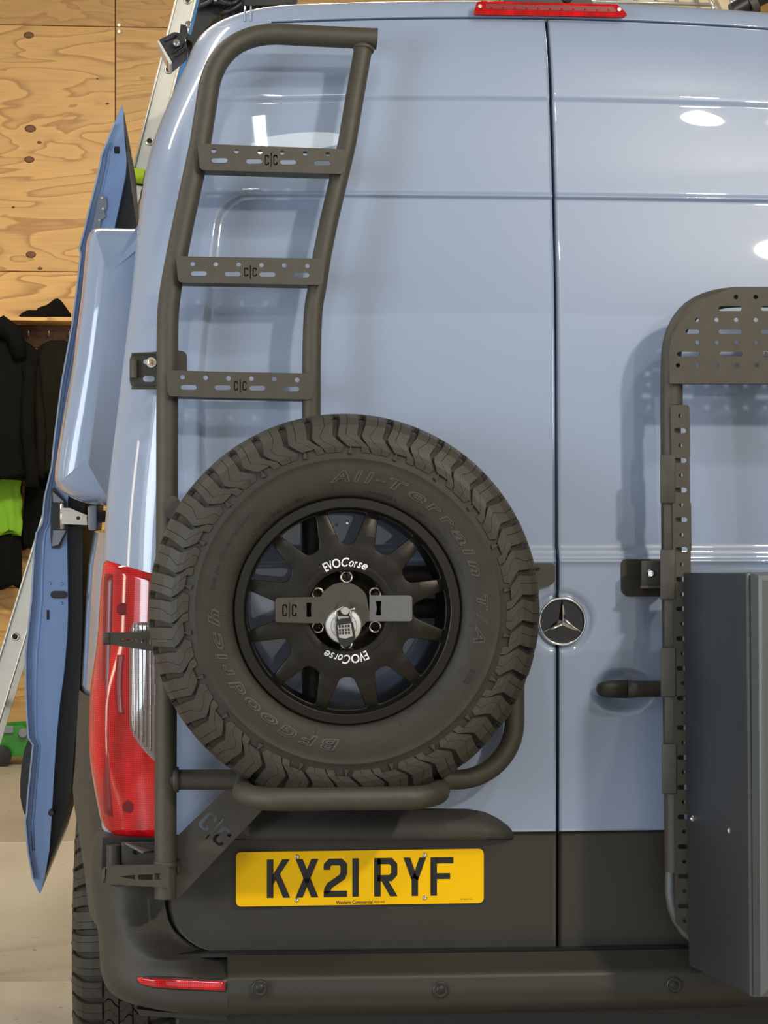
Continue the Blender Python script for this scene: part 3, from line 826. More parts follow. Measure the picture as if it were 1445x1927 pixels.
def flat_text(s, px0, px1, pyb, pyt, Y, m, parent, slope=0, name='lettering', **k):
    v, f = text_fit(s, 1, 1, 0.0, **k)
    vv = [Q(px0+(px1-px0)*p.x, pyb+slope*(px1-px0)*p.x+(pyt-pyb)*p.y, Y) for p in v]
    return add(name, vv, f, m, parent, fix=False)
flat_text('Western Commercial', 632, 701, 1701.5, 1695, PLY-.0018, M_ink, plate, -.014, bold=.02)
flat_text('BS50 9NP', 704.5, 724, 1699.2, 1695.6, PLY-.0018, M_ink, plate, -.014)
flat_text('RVF BSAU 145e', 866, 889, 1693.5, 1690.7, PLY-.0018, M_ink, plate, -.014)
for (a, b) in ((558.5, 1612), (799, 1609), (558, 1693.5), (799, 1689.5)):
    p = Q(a, b, PLY-.0016); add('plate_screw', *lathe_solid([(.0048, 0), (.0045, -.002), (.0025, -.003), (.0020, -.0012)], 16, p), M_zinc, plate, smooth=True)

# ---- round star emblem across the door gap
ec = Q(1057, 1169, -.004)
er = 46/4200*(4.69)
em = add('emblem', *lathe_solid([(er-.003, .004), (er-.003, -.004)], 64, ec), M_black, van, ang=40, label='round chrome-ringed badge with a three-pointed star')
add('chrome_ring', *lathe([(er-.006, .0), (er-.0055, -.008), (er-.003, -.011), (er, -.008), (er+.001, .003)], 72, ec), M_chrome, em, smooth=True)
for k in range(3):
    a = 2*PI*k/3; d = Vector((math.sin(a), 0, math.cos(a))); n_ = Vector((math.cos(a), 0, -math.sin(a)))
    tip = ec+d*(er-.005)+Vector((0, -.0055, 0)); c0 = ec+Vector((0, -.011, 0))
    b1 = ec+Vector((0, -.0045, 0))+n_*.0072+d*.0045; b2 = ec+Vector((0, -.0045, 0))-n_*.0072+d*.0045
    tl1, tl2 = tip+n_*.0010+Vector((0, .001, 0)), tip-n_*.0010+Vector((0, .001, 0))
    add('star_point', [c0, b1, tl1, tip, tl2, b2, ec+Vector((0, -.0045, 0))-d*.001], [(0, 1, 2, 3), (0, 3, 4, 5), (0, 5, 6), (0, 6, 1)], M_chrome, em)

# ---- door handle
def loft_px(stations, Y0, nseg=20):
    rows = []
    for (px, py, hpx, Y, dep) in stations:
        c = Q(px, py, Y); hz = hpx/2/895; rows.append([c+Vector((0, -dep*math.cos(2*PI*k/nseg), hz*math.sin(2*PI*k/nseg))) for k in range(nseg)])
    v = [p for r in rows for p in r]; n = len(rows)
    f = [(i*nseg+k, i*nseg+(k+1) % nseg, (i+1)*nseg+(k+1) % nseg, (i+1)*nseg+k) for i in range(n-1) for k in range(nseg)]
    return v, f+[tuple(range(nseg)), tuple(range((n-1)*nseg, n*nseg))]
st = [(1122, 1297, 8, -.030, .006), (1125, 1297, 20, -.034, .010), (1132, 1297, 28, -.038, .013), (1145, 1297, 33, -.040, .014), (1178, 1297, 35, -.040, .014)]
v, f = loft_px(st, 0); hd = add('door_handle', v, f, M_plas_s, rdoor, smooth=True, label='black pull handle of the right rear door')
st = [(1180, 1297, 35, -.040, .014), (1200, 1297, 31, -.036, .013), (1250, 1296, 30, -.034, .012), (1290, 1296, 30, -.034, .012)]
v, f = loft_px(st, 0); add('handle_arm', v, f, M_plas_s, rdoor, smooth=True)
for px in (1150, 1262):
    p = Q(px, 1297, -.02); add('handle_post', *lathe_solid([(.010, -.015), (.010, .04)], 12, p), M_plas_s, rdoor, smooth=True)

# ---- high brake light
def bq(px, py, Y=.10): return Q(px, py, Y)
bo = [(890, 27), (896, 6), (903, 3), (1160, 9), (1178, 26), (1178, 32), (1170, 33), (900, 28)]
c_y = lean(zz(18))-.004
v, f = curve_mesh([rpoly([(Q(a, b, c_y).x, Q(a, b, c_y).z) for a, b in bo], .004, 3)], .012)
bl = add('high_brake_light', [Vector((p.x, c_y-p.z, p.y)) for p in v], f, M_red, van, label='long red brake light above the rear doors')
v, f = curve_mesh([[(Q(a, b, c_y).x, Q(a, b, c_y).z) for a, b in ((912, 8), (1152, 14), (1160, 24), (914, 18))]], .002)
add('inner_strip', [Vector((p.x, c_y-.0065-p.z, p.y)) for p in v], f, M_redd, bl)
for k in range(11):
    px = 925+22*k; p = Q(px, 14+(px-925)*.024, c_y-.0078); add('diode', *lathe_solid([(.003, .001), (.002, -.001)], 10, p), M_red, bl)
for px, py in ((903, 12), (1165, 18)):
    p = Q(px, py, c_y-.0068); add('screw', *lathe_solid([(.0045, .001), (.004, -.002)], 12, p), M_zinc, bl)

for px in (461, 472):
    pts = []
    for py in (40, 30, 20, 12):
        s_, z_ = sz_of(px, py); pts.append(S(s_, z_, .0015))
    v, f = tube(pts, .0022, 8); add('seam_bead', v, f, M_blue, van, smooth=True)
# ---- left flank over the wheel and black arch trim
fl = [(178, 1000), (168, 1060), (164, 1120), (160, 1200), (156, 1270), (153, 1330), (154, 1400), (156, 1432)]
rows = []
for (px, py) in fl:
    q = Q(px, py, .75); r = []
    for y, dx in ((.20, .09), (.30, .05), (.45, .02), (.62, .004), (.75, 0), (1.0, 0), (1.6, 0), (2.0, .02)): r.append(Vector((q.x+dx, y, q.z)))
    rows.append(r)
v, f = grid(rows); add('wheel_arch_panel', v, f, M_blue, van, smooth=True)
ar = [(151, 1290), (147, 1350), (143, 1428), (139, 1470), (141, 1500), (146, 1530), (152, 1570), (157, 1603), (163, 1650), (169, 1700)]
rows = []
for (px, py) in ar:
    q = Q(px, py, .60); rows.append([Vector((q.x+dx, y, q.z)) for y, dx in ((.10, .12), (.14, .085), (.22, .052), (.35, .022), (.48, .004), (.60, 0))]+[Vector((q.x+.03, .60, q.z))])
v, f = grid(rows); add('wheel_arch_trim', v, f, M_plas, van, smooth=True)
# ---- sliding door rail end cap and bracket
v, f = hexa([Q(166, 998, .55), Q(182, 998, .55), Q(182, 950, .55), Q(165, 953, .55), Q(170, 998, .62), Q(184, 998, .62), Q(184, 949, .62), Q(165, 952, .62)], .004)
add('rail_end_cap', v, f, M_grey, van, ang=40)
v, f = boxv(Q(168, 975, .6).x, Q(184, 975, .6).x, .60, 2.6, Q(168, 985, .6).z, Q(168, 960, .6).z, .004); add('slide_rail', v, f, M_black, van)

# ---- flared side pod
po = [(290, 434), (185, 432), (171, 438), (163, 455), (160, 490), (152, 570), (136, 690), (117, 800), (104, 880), (103, 905), (112, 922), (135, 938), (165, 948), (200, 953), (240, 957)]
pp = rpoly(po, [0]+[14]*13+[0], 5); pp.append(pp[0])
rows = []
cxp = (200, 700)
n = len(pp)
for k in range(11):
    if k <= 7:
        a = PI/2*k/7; ins = 24*(1-math.sin(a)); Y = .30+.16*(1-math.cos(a))
    else: ins = 0; Y = (.55, .8, 1.02)[k-8]
    row = []
    for i, (x, y) in enumerate(pp):
        a_ = Vector(pp[max(i-1, 0)]); b_ = Vector(pp[min(i+1, n-1)]); d = (b_-a_).normalized(); nn = Vector((d.y, -d.x))
        if nn.dot(Vector(cxp)-Vector((x, y))) < 0: nn = -nn
        q = Q(x+nn.x*ins, y+nn.y*ins, .44); row.append(Vector((q.x, Y, q.z)))
    rows.append(row)
front = []
for (x, y), q0 in zip(pp, rows[0]):
    pass
spine = [Q(215-(max(530, min(870, y))-480)*.12, max(530, min(870, y)), .44) for x, y in pp]
for k in range(1, 9):
    t = k/8; front.append([Vector((q.x+(s_.x-q.x)*t, .30-.012*(1-(1-t)**2), q.z+(s_.z-q.z)*t)) for q, s_ in zip(rows[0], spine)])
rows = front[::-1]+rows
v, f = grid(rows)
add('side_pod', v, f, M_blue, van, smooth=True, label='rounded blue flare bulging from the left flank')

# ---- open sliding door seen on its rear edge
SDY = 1.06
outL = [(230, 197), (215, 232), (200, 270), (190, 294), (189, 306), (180, 345), (166, 400), (158, 436), (149, 468), (152, 478), (146, 530), (136, 610), (116, 720), (103, 820), (97, 880), (84, 935), (79, 985), (68, 1003), (64, 1035), (59, 1130), (52, 1190), (48, 1230), (48, 1290), (50, 1340), (53, 1388), (62, 1402), (58, 1440), (52, 1500), (50, 1530), (47, 1545), (52, 1600), (62, 1655), (74, 1682)]
outM = [(231, 200), (234, 260), (238, 300), (236, 330), (226, 380), (215, 430), (205, 470), (190, 530), (176, 610), (156, 720), (140, 820), (133, 880), (128, 940), (126, 1000), (128, 1150), (126, 1200), (121, 1260), (113, 1320), (106, 1390), (102, 1450), (97, 1540), (93, 1600), (86, 1640), (76, 1681)]
outR = [(232, 205), (240, 300), (246, 345), (256, 420), (258, 450), (250, 520), (230, 620), (205, 750), (180, 860), (160, 940), (155, 1000), (155, 1150), (152, 1250), (148, 1330), (140, 1400), (134, 1483), (122, 1540), (108, 1586), (97, 1610), (86, 1648)]
def dslab(L_, R2, Ya, Yb, name, m, parent, label=None, rnd=0):
    pl = L_+R2[::-1]
    v, f = prism([Q(a, b, Ya) for a, b in pl], lambda p: p, lambda p: Vector((p.x, Yb, p.z)))
    return add(name, v, f, m, parent, label=label, ang=30)
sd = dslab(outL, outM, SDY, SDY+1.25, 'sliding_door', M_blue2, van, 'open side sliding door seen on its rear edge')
dslab([(x-1.6, y) for x, y in outL[1:-1]], [(x+1.6, y) for x, y in outL[1:-1]], SDY-.02, SDY+1.25, 'outer_skin', M_blue, sd)
mid = [(x-1, y) for x, y in outM]
dslab(mid[1:-1], outR, SDY+.05, SDY+1.22, 'inner_trim', M_black, sd, 'black inner lining')
# pressed steps of the door edge
ep = [(p[0]*.72+interp([(b, a) for a, b in outM], p[1])*.28, p[1]) for p in outL if 240 < p[1] < 1640]
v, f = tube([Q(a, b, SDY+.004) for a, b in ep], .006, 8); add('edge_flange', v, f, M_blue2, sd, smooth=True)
tb = [(58, 1392), (52, 1394), (46, 1410), (41, 1435), (38, 1470), (38, 1500), (42, 1520), (46, 1533), (50, 1531), (56, 1470), (61, 1410)]
v, f = prism([Q(a, b, SDY+.01) for a, b in tb], lambda p: p, lambda p: Vector((p.x, SDY+1.2, p.z))); add('side_moulding', v, f, M_black, sd, ang=30)
# latch high on the edge
la = [(186, 367), (199, 371), (201, 392), (196, 398), (199, 408), (190, 415), (187, 433), (174, 432), (178, 405), (183, 380)]
v, f = prism([Q(a, b, SDY-.006) for a, b in la], lambda p: p, lambda p: Vector((p.x, SDY+.002, p.z))); lt = add('door_latch', v, f, M_grey, sd, label='pale grey latch plate')
for (a, b, r) in ((192, 373, .0045), (194, 393, .004), (187, 415, .003)):
    add('latch_bolt', *lathe_solid([(r, .002), (r*.8, -.004)], 12, Q(a, b, SDY-.006)), M_zinc, sd)
v, f = boxv(Q(215, 283, SDY).x, Q(225, 283, SDY).x, SDY-.004, SDY+.01, Q(215, 289, SDY).z, Q(215, 276, SDY).z, .002); add('rubber_stop', v, f, M_seal, sd)
# roller pocket, arm
pk = [(97, 920), (103, 918), (126, 945), (126, 1000), (112, 1032), (97, 1032), (95, 1010)]
v, f = prism([Q(a, b, SDY-.008) for a, b in pk], lambda p: p, lambda p: Vector((p.x, SDY+.004, p.z))); add('roller_pocket', v, f, M_black, sd)
for pl in ([(99, 925), (110, 935), (122, 946), (100, 945)], [(100, 998), (124, 998), (110, 1025), (98, 1028)]):
    v, f = prism([Q(a, b, SDY-.020) for a, b in pl], lambda p: p, lambda p: Vector((p.x, SDY+.004, p.z))); add('hinge_gusset', v, f, M_grey, sd)
v, f = tube([Q(117, 948, SDY-.03), Q(117, 996, SDY-.03)], .007, 12); add('roller_pin', v, f, M_zinc, sd, smooth=True)
armp = [(116, 957), (130, 958), (163, 972), (164, 986), (150, 987), (116, 983)]
v, f = prism([Q(a, b, SDY-.05) for a, b in armp], lambda p: p, lambda p: Vector((p.x, SDY-.045, p.z))); add('roller_arm', v, f, M_zinc, sd)
for pl in ([(116, 956), (131, 956), (164, 970), (163, 973), (130, 960), (116, 960)], [(116, 982), (164, 984), (164, 988), (116, 986)]):
    v, f = prism([Q(a, b, SDY-.075) for a, b in pl], lambda p: p, lambda p: Vector((p.x, SDY-.02, p.z))); add('arm_flange', v, f, M_zinc, sd)
add('arm_bolt', *lathe_solid([(.005, .002), (.004, -.003)], 12, Q(147, 975, SDY-.052)), M_black, sd)
for (a, b) in ((93.5, 1098), (116, 1099), (115, 1135)):
    add('rivet', *lathe_solid([(.0045, .002), (.003, -.003)], 12, Q(a, b, SDY-.001)), M_blue2, sd)
sp = slot(111, 1119, 32, 14)
v, f = curve_mesh([[(Q(a, b, SDY).x, Q(a, b, SDY).z) for a, b in sp]], .006); add('edge_buffer', [Vector((p.x, SDY-.002-p.z, p.y)) for p in v], f, M_black, sd)
v, f = boxv(Q(88, 1150, SDY).x, Q(92.5, 1150, SDY).x, SDY-.003, SDY+.004, Q(88, 1166, SDY).z, Q(88, 1148, SDY).z); add('edge_slot', v, f, M_seal, sd)
add('edge_plug', *lathe_solid([(.009, .01), (.009, -.02), (.006, -.024)], 12, Q(98, 1528, SDY)), M_black, sd, ang=40)

# ---- door hinge pocket at the foot of the left rear corner
pkp = [(193, 1576), (292, 1576), (300, 1668), (215, 1668), (198, 1662), (191, 1640)]
v, f = prism([Q(a, b, .012) for a, b in pkp], lambda p: p, lambda p: Vector((p.x, .10, p.z))); add('hinge_recess', v, f, M_black, van)
v, f = tube([Q(213, 1590, -.02), Q(213, 1640, -.02)], .014, 20); add('hinge_barrel', v, f, M_plas_s, van, ang=40, label='lower hinge knuckle in its black recess')
v, f = hexa([Q(228, 1648, -.022), Q(300, 1648, -.022), Q(300, 1584, -.022), Q(228, 1584, -.022), Q(228, 1648, .0), Q(300, 1648, .0), Q(300, 1584, .0), Q(228, 1584, .0)], .003)
add('hinge_plate', v, f, M_plas_s, van, ang=40)
add('washer', *lathe_solid([(.009, 0), (.009, -.002), (.006, -.002), (.006, -.007)], 20, Q(252, 1628, -.023)), M_zinc, van, ang=40)
# upper hinge knuckle beside the ladder
v, f = tube([Q(253, 677, .015), Q(253, 713, .015)], .0075, 16); add('hinge_knuckle', v, f, M_black, van, ang=40)
# ------------------------------------------------------------------ tyres
PITCH = 2*PI/22
def polar(r, y, a):                   # a: counter-clockwise from the top as seen from the front
    return Vector((-r*math.sin(a), y, r*math.cos(a)))
LROW = [(.3115, -.1285, -3.6), (.3225, -.1300, -2.8), (.3340, -.1292, -.6), (.3450, -.1262, .8), (.3650, -.1160, .1), (.3790, -.1030, 0), (.3850, -.0800, 0), (.3885, -.0560, .2)]
def strip_lug(lo, hi, r0=0, r1=7, dep=.0085):
    """lo/hi: angle functions (deg) of row index; returns a raised lug strip"""
    v = []; n = 0
    for i in range(r0, r1+1):
        r, y, sh = LROW[i]; a0, a1 = R_(lo(i)+sh), R_(hi(i)+sh)
        # inward direction (into the carcass)
        inn = Vector((0, 1, 0)) if i < 3 else (Vector((0, .75, -.66)) if i < 6 else Vector((0, .15, -1)))
        d = dep*(.45 if i < 2 else 1); w = R_(.22)
        rb, yb = r+inn.z*d, y+inn.y*d
        v += [polar(rb, yb, a0-w), polar(r, y, a0), polar(r, y, a1), polar(rb, yb, a1+w)]; n += 1
    f = []
    for i in range(n-1):
        for k in range(3): f.append((i*4+k, i*4+k+1, (i+1)*4+k+1, (i+1)*4+k))
    f.append((0, 1, 2, 3)); f.append(tuple((n-1)*4+k for k in (3, 2, 1, 0)))
    return v, f
HW = [0, .25, .9, 1.5, 2.2, 2.5, 2.5, 2.4]            # half groove width per row
GW = [1.6, 1.4, 1.5, 1.7, 2.1, 2.5, 2.5, 2.4]
MIDA = 8.4; PD = math.degrees(PITCH)
def lugA():
    mb = MB(); g = .085
    lo = lambda i: GW[i]/2+(1.6 if i == 0 else 0); hi = lambda i: MIDA-HW[i]/2-(.6 if i == 0 else 0)
    m = lambda i: (lo(i)+hi(i))/2+(.9 if i in (2, 3) else -.5)
    mb.put(*strip_lug(lo, lambda i: m(i)-g)); mb.put(*strip_lug(lambda i: m(i)+g, hi)); return mb
def lugB():
    mb = MB(); g = .085
    lo = lambda i: MIDA+HW[i]/2+(.3 if i == 0 else 0); hi = lambda i: PD-GW[i]/2-(2.4 if i == 0 else 0)
    m = lambda i: (lo(i)+hi(i))/2+(-.8 if i in (1, 2) else .6)
    mb.put(*strip_lug(lo, lambda i: m(i)-g, 0)); mb.put(*strip_lug(lambda i: m(i)+g, hi, 1)); return mb
def tri():
    r, y = .3200, -.1300; a = R_(-4.6); v = []
    pts = [(r-.012, a-.006), (r-.010, a+.024), (r+.004, a+.004)]
    n = 3; v = [polar(p[0], -.1315, p[1]) for p in pts]+[polar(p[0], -.126, p[1]) for p in pts]
    return v, [(0, 1, 2), (3, 4, 5), (0, 1, 4, 3), (1, 2, 5, 4), (2, 0, 3, 5)]
def tread_row(y0, y1, ang0, skew, n=1):
    mb = MB(); ra = .391
    for (b0, b1) in ((.3, 7.6), (8.4, 15.9)):
        rows = []
        for k in range(5):
            y = y0+(y1-y0)*k/4; zg = skew*math.sin(k/4*PI*1.5+ang0)
            a0, a1 = R_(b0+zg+ang0*2), R_(b1+zg+ang0*2); ra_ = .391-.9*(y*y)
            rows += [[polar(ra_-.009, y, a0-.003), polar(ra_, y, a0), polar(ra_, y, (a0+a1)/2-.002), polar(ra_-.004, y, (a0+a1)/2), polar(ra_, y, (a0+a1)/2+.002), polar(ra_, y, a1), polar(ra_-.009, y, a1+.003)]]
        v, f = grid(rows); n0 = len(v); f += [tuple(range(7)), tuple(range(n0-1, n0-8, -1))]
        mb.put(v, f)
    return mb
def lugmesh(mb, name='tread_block'):
    me = mkmesh(name, mb.v, mb.f, M_rubt); fixn(me); return me
ME_A, ME_B, ME_T = lugmesh(lugA()), lugmesh(lugB()), lugmesh(MB().put(*tri()))
tr = [lugmesh(tread_row(-.051, -.018, 0, 1.6)), lugmesh(tread_row(-.014, .014, 1.1, -1.6)), lugmesh(tread_row(.018, .051, 2.3, 1.6))]
mir = MB()
a_ = lugA(); b_ = lugB()
def flipm(mb):
    v = [Vector((-p.x, -p.y, p.z)) for p in mb.v]; return v, mb.f
mA, mB_ = MB().put(*flipm(a_)), MB().put(*flipm(b_)); ME_A2, ME_B2 = lugmesh(mA), lugmesh(mB_)
CARC = [(.212, -.080), (.2210, -.098), (.2240, -.108), (.2290, -.1165), (.240, -.1240), (.262, -.1290), (.285, -.1295), (.2975, -.1285), (.2985, -.1296), (.2998, -.1284), (.312, -.1262), (.330, -.1235), (.345, -.117), (.360, -.106), (.371, -.092), (.377, -.07), (.380, -.035), (.381, 0)]
CARC = CARC+[(r, -y) for r, y in CARC[::-1][1:]]
def build_tyre(parent, Mw, full_back=False, side=True):
    me = mkmesh('tyre', *lathe(CARC, 220), M_rub, smooth=True)
    ty = link('tyre', me, parent, Mw)
    for k in range(22):
        Rk = Mw @ Matrix.Rotation(-PITCH*k-.06, 4, 'Y')
        for m_ in (ME_A, ME_B): link('tread_block', m_, ty, Rk)
        link('wear_marker', ME_T, ty, Rk)
        for m_ in tr: link('centre_block', m_, ty, Rk)
        if full_back:
            for m_ in (ME_A2, ME_B2): link('tread_block', m_, ty, Rk)
    return ty
WC = Q(647, 1145, -.18); WC.y = -.18
sw = thing('spare_wheel', 'spare wheel with chunky all-terrain tyre and black spoked rim hung on the rear ladder', 'wheel', (WC.x, WC.y, WC.z-.39))
MW = Matrix.Translation(WC)
tyre = build_tyre(sw, MW)
def ring_text(s, r, cap, a0, a1, y, m, parent, ext=.0012, name='lettering', M=MW, flip=False, outline=0, **k):
    """text along the wheel; a0..a1 clockwise degrees from the top, baseline radius r"""
    kk = dict(k)
    if outline: kk['bold'] = outline
    v, f, (x0, x1, y0, y1) = text_mesh(s, 1.0, .5, **kk)
    def put(v, ext):
        out = []
        for p in v:
            a = R_(a0+(a1-a0)*(p.x-x0)/(x1-x0)); rr = r+cap*(p.y-y0)/(y1-y0)
            out.append(M @ Vector((rr*math.sin(a), (y(rr) if callable(y) else y)-(ext if p.z > 0 else -.001), rr*math.cos(a))))
        return out
    if outline:
        o = add(name, put(v, ext*.75), f, M_outl, parent)
        kk['bold'] = -.012; v, f, _ = text_mesh(s, 1.0, .5, **kk)
        return add('letter_face', put(v, ext), f, m, parent)
    return add(name, put(v, ext), f, m, parent)
def sidey(r): return interp(CARC[:11], r)
def rtxt(s, r, cap, a0, a1, **k):     # finer horizontal bending: one object per letter
    n = len(s); wd = {'l': .5, 'i': .5, '-': .55, '/': .6, 'r': .8, ' ': .45, 'T': 1, 'A': 1.1, 'm': 1.3, '1': .6, 'I': .4, 'j': .5}
    W_ = [wd.get(c, 1) for c in s]; tot = sum(W_); x = 0
    for c, w_ in zip(s, W_):
        if c != ' ':
            b0 = a0+(a1-a0)*(x+.07*w_)/tot; b1 = a0+(a1-a0)*(x+.93*w_)/tot
            hk = 1.0 if (c.isupper() or c in 'ldbhkti/0123456789j') else .74
            rr0, cp = r, cap*hk
            if c in 'pgj' and s.islower(): rr0, cp = r-cap*.2, cap*.95
            if c == '-': rr0, cp = r+cap*.35, cap*.16
            ring_text(c, rr0, cp, b0, b1, sidey, M_rubl if k.get('dark', True) else M_rub, tyre, ext=k.get('ext', .0012), bold=k.get('bold', .03), shear=.25 if k.get('sh') else 0, outline=.05 if k.get('sh') else 0)
        x += w_
rtxt('All-Terrain', .2530, .0225, -9, 76, sh=True, ext=.002)
rtxt('T/A', .2530, .0225, 82.5, 105, sh=True, ext=.002)
rtxt('BFGoodrich', .2510, .0225, 183, 272, sh=True, ext=.002)
rtxt('KO2', .2660, .0120, 115, 122, ext=.0008)
rtxt('LT245/75R16 120/116S', .2330, .0085, -52, -20, ext=.0006, bold=.0)
rtxt('baja champion', .2640, .0095, -81, -44, ext=.0007, bold=.0)
rtxt('DOT', .2330, .0065, 35, 40, ext=.0005, bold=0); rtxt('TUBELESS', .2330, .0060, 44, 56, ext=.0005, bold=0)
rtxt('RADIAL', .2330, .0060, 66, 76, ext=.0005, bold=0); rtxt('LOAD RANGE E', .2330, .0060, 8, 24, ext=.0005, bold=0)
# mould lines across the sidewall
for a in (-7, 31, 62, 97, 155, 195, 232, 268, 322):
    v = [MW @ polar(r, sidey(r)-.0007, R_(-a)+d/r) for r in (.226, .240, .2480) for d in (-.0005, .0005)]
    add('mould_line', v, [(0, 1, 3, 2), (2, 3, 5, 4)], M_rubl, tyre)

# ---- rim
def revo(prof): return [(r, y) for r, y in prof]
v, f = lathe([(.209, -.085), (.2165, -.100), (.2220, -.108), (.2222, -.1135), (.2205, -.1160), (.2045, -.1170), (.2030, -.1160), (.2015, -.108), (.1990, -.098), (.1985, -.082), (.1965, -.070), (.1955, -.02), (.192, .03), (.196, .10), (.205, .115), (.21, .11)], 160)
rim = add('rim', [MW @ p for p in v], f, M_rim, sw, ang=28, label='satin black alloy rim with twelve window openings')
def pp_(r, a): return (r*math.sin(a), r*math.cos(a))
outer = [pp_(.2000, 2*PI*k/180) for k in range(180)]
holes = [[pp_(.0790, 2*PI*k/72) for k in range(72)]]
for k in range(12):
    a = 2*PI*k/12; h = []
    for (r, da) in ((.1310, -5.6), (.1310, 5.6), (.150, 8.1), (.1955, 11.6)): h.append((r, R_(da)))
    arc = [(.1955, R_(11.6-23.2*i/6)) for i in range(1, 7)]; h += arc+[(.150, R_(-8.1))]
    hp2 = [pp_(r, a+da) for r, da in h]
    rads = [.012, .012, .004, .006]+[0]*5+[.006, .004]
    holes.append(rpoly(hp2, rads, 4))
SPY = -.092
v, f = curve_mesh([outer]+holes, .016)
def spk(p):
    r = math.hypot(p.x, p.y); dip = .010*sstep(.168, .198, r)
    return MW @ Vector((p.x, SPY-p.z+dip, p.y))
me_v = [spk(p) for p in v]
sp = add('spoke_face', me_v, f, M_rim, sw)
bm = bmesh.new(); bm.from_mesh(sp.data); bmesh.ops.remove_doubles(bm, verts=bm.verts, dist=1e-6)
eds = [e for e in bm.edges if len(e.link_faces) == 2 and e.calc_face_angle(0) > R_(50)]
bmesh.ops.bevel(bm, geom=eds, offset=.0016, segments=2, profile=.5, affect='EDGES'); bm.to_mesh(sp.data); bm.free()
sp.data.polygons.foreach_set('use_smooth', [True]*len(sp.data.polygons)); sp.data.set_sharp_from_angle(angle=R_(50))
v, f = lathe([(.096, SPY-.0075), (.094, SPY-.0081), (.086, SPY-.0081), (.0815, SPY-.0065), (.078, SPY-.001), (.0745, SPY+.012), (.068, SPY+.021), (.058, SPY+.024), (.030, SPY+.024), (.026, SPY+.05)], 96)
add('hub_dish', [MW @ p for p in v], f, M_rim, rim, smooth=True)
for k in range(6):
    a = 2*PI*k/6; c = WC+Vector((.0655*math.sin(a), SPY+.018, .0655*math.cos(a)))
    add('lug_seat', *lathe([(.0085, .012), (.0088, -.008), (.0105, -.0095), (.0128, -.0085), (.0135, -.002), (.0138, .012)], 28, c), M_zinc, rim, smooth=True)
    add('lug_bore', *lathe_solid([(.0087, .006), (.0087, .010)], 20, c), M_seal, rim)
v, f = lathe_solid([(.195, .110), (.195, .112)], 64, WC)
# backplate/hub carrier behind the wheel is part of the ladder (built there)
c = WC+Vector((0, -.086, .172)); add('valve', *lathe_solid([(.004, 0), (.004, -.012), (.0028, -.014)], 12, c), M_zinc, rim, ang=40)
# white rim lettering
def rimtxt(s, ctr, r, cap, a0, a1, shear):
    v, f = text_fit(s, 1, 1, 1, shear=shear, bold=.015)
    out = []
    for p in v:
        a = R_(a0+(a1-a0)*p.x); rr = r+cap*p.y
        out.append(MW @ Vector((rr*math.sin(a), SPY-.0082-(.0005 if p.z > 0 else 0), rr*math.cos(a))))
    add('rim_lettering', out, f, M_white, rim, label='white script reading EVOCorse')
for base in (0, 180):
    o = -2 if base == 0 else 5
    segs = [('E', -29, -24.5, 0, .018), ('V', -24.2, -18.3, 0, .018), ('O', -18, -7.5, 0, .018), ('C', -6.5, 3.5, .3, .018), ('o', 3.2, 9.4, .3, .012), ('r', 9.8, 14, .3, .012), ('s', 14.4, 20, .3, .012), ('e', 20.3, 27.5, .3, .012)]
    for ch, a0, a1, sh_, cap in segs:
        rimtxt(ch, 0, .0865, cap, base-0+a0*.95+o*.5, base+a1*.95+o*.5, sh_)

# ------------------------------------------------------------------ rear ladder with wheel carrier
ld = thing('rear_ladder', 'dark grey tubular ladder with wheel carrier bolted to the left rear door', 'ladder', Q(312, 1690, -.09))
def ly(py): return -.095+lean(zz(py))*.95
lp = [(311, 1690), (313, 1200), (315, 620), (322, 540), (345, 420), (377, 270), (390, 178)]
path = [Q(a, b, ly(b)) for a, b in lp]
sm = []
for py in [1690, 1500, 1300, 1100, 900, 700]: sm.append(Q(interp([(700, 315), (1690, 311)], py), py, -.095))
for py in (640, 610, 585, 560, 530): sm.append(Q(sinterp([(530, 323.5), (560, 319), (585, 316.5), (610, 315.3), (640, 315)], py), py, ly(py)))
for py in (480, 420, 350, 270, 215, 178): sm.append(Q(interp([(178, 391), (270, 377), (420, 345), (480, 333), (530, 323.5)], py), py, ly(py)))
# top bend
p0, p1, p2 = Vector((391, 178)), Vector((402, 66)), Vector((520, 64))
for k in range(1, 15):
    t = k/14; q = p0*(1-t)**3+Vector((399, 108))*3*t*(1-t)**2+Vector((440, 64))*3*t*t*(1-t)+p2*t**3
    sm.append(Q(q.x, q.y, ly(min(q.y, 178)) if True else 0))
sm += [Q(600, 68, ly(68)), Q(708, 73, ly(73))]
v, f = tube(sm, .0222, 28); add('side_rail', v, f, M_steel, ld, ang=40)
v, f = tube([Q(706.5, 73, ly(73)), Q(709, 73.2, ly(73))], .0228, 28); add('end_cap', v, f, M_steel, ld, ang=40)
rp_ = [Q(684, 88, ly(88)), Q(668, 180, ly(180)), Q(653, 270, ly(270)), Q(618, 420, ly(420)), Q(606, 480, ly(480)), Q(597, 540, ly(540)), Q(592, 565, ly(565)), Q(589, 590, ly(590)), Q(587.5, 620, ly(620))]
rp_ += [Q(586, py, -.095) for py in (680, 760, 900, 1100, 1300, 1467)]
v, f = tube(rp_, .0192, 26); add('inner_rail', v, f, M_steel, ld, ang=40)
# weld collars
def collar(name, c, ax, r, t, parent=ld):
    ax = Vector(ax).normalized(); v, f = tube([c-ax*t, c-ax*t*.5, c+ax*t*.5, c+ax*t], [r*.96, r, r, r*.96], 24); add(name, v, f, M_steel, parent, smooth=True)
collar('weld_bead', Q(684, 92, ly(92)), rp_[1]-rp_[0], .0225, .004)
collar('weld_bead', Q(331, 1467, -.095), (1, 0, 0), .0265, .006)
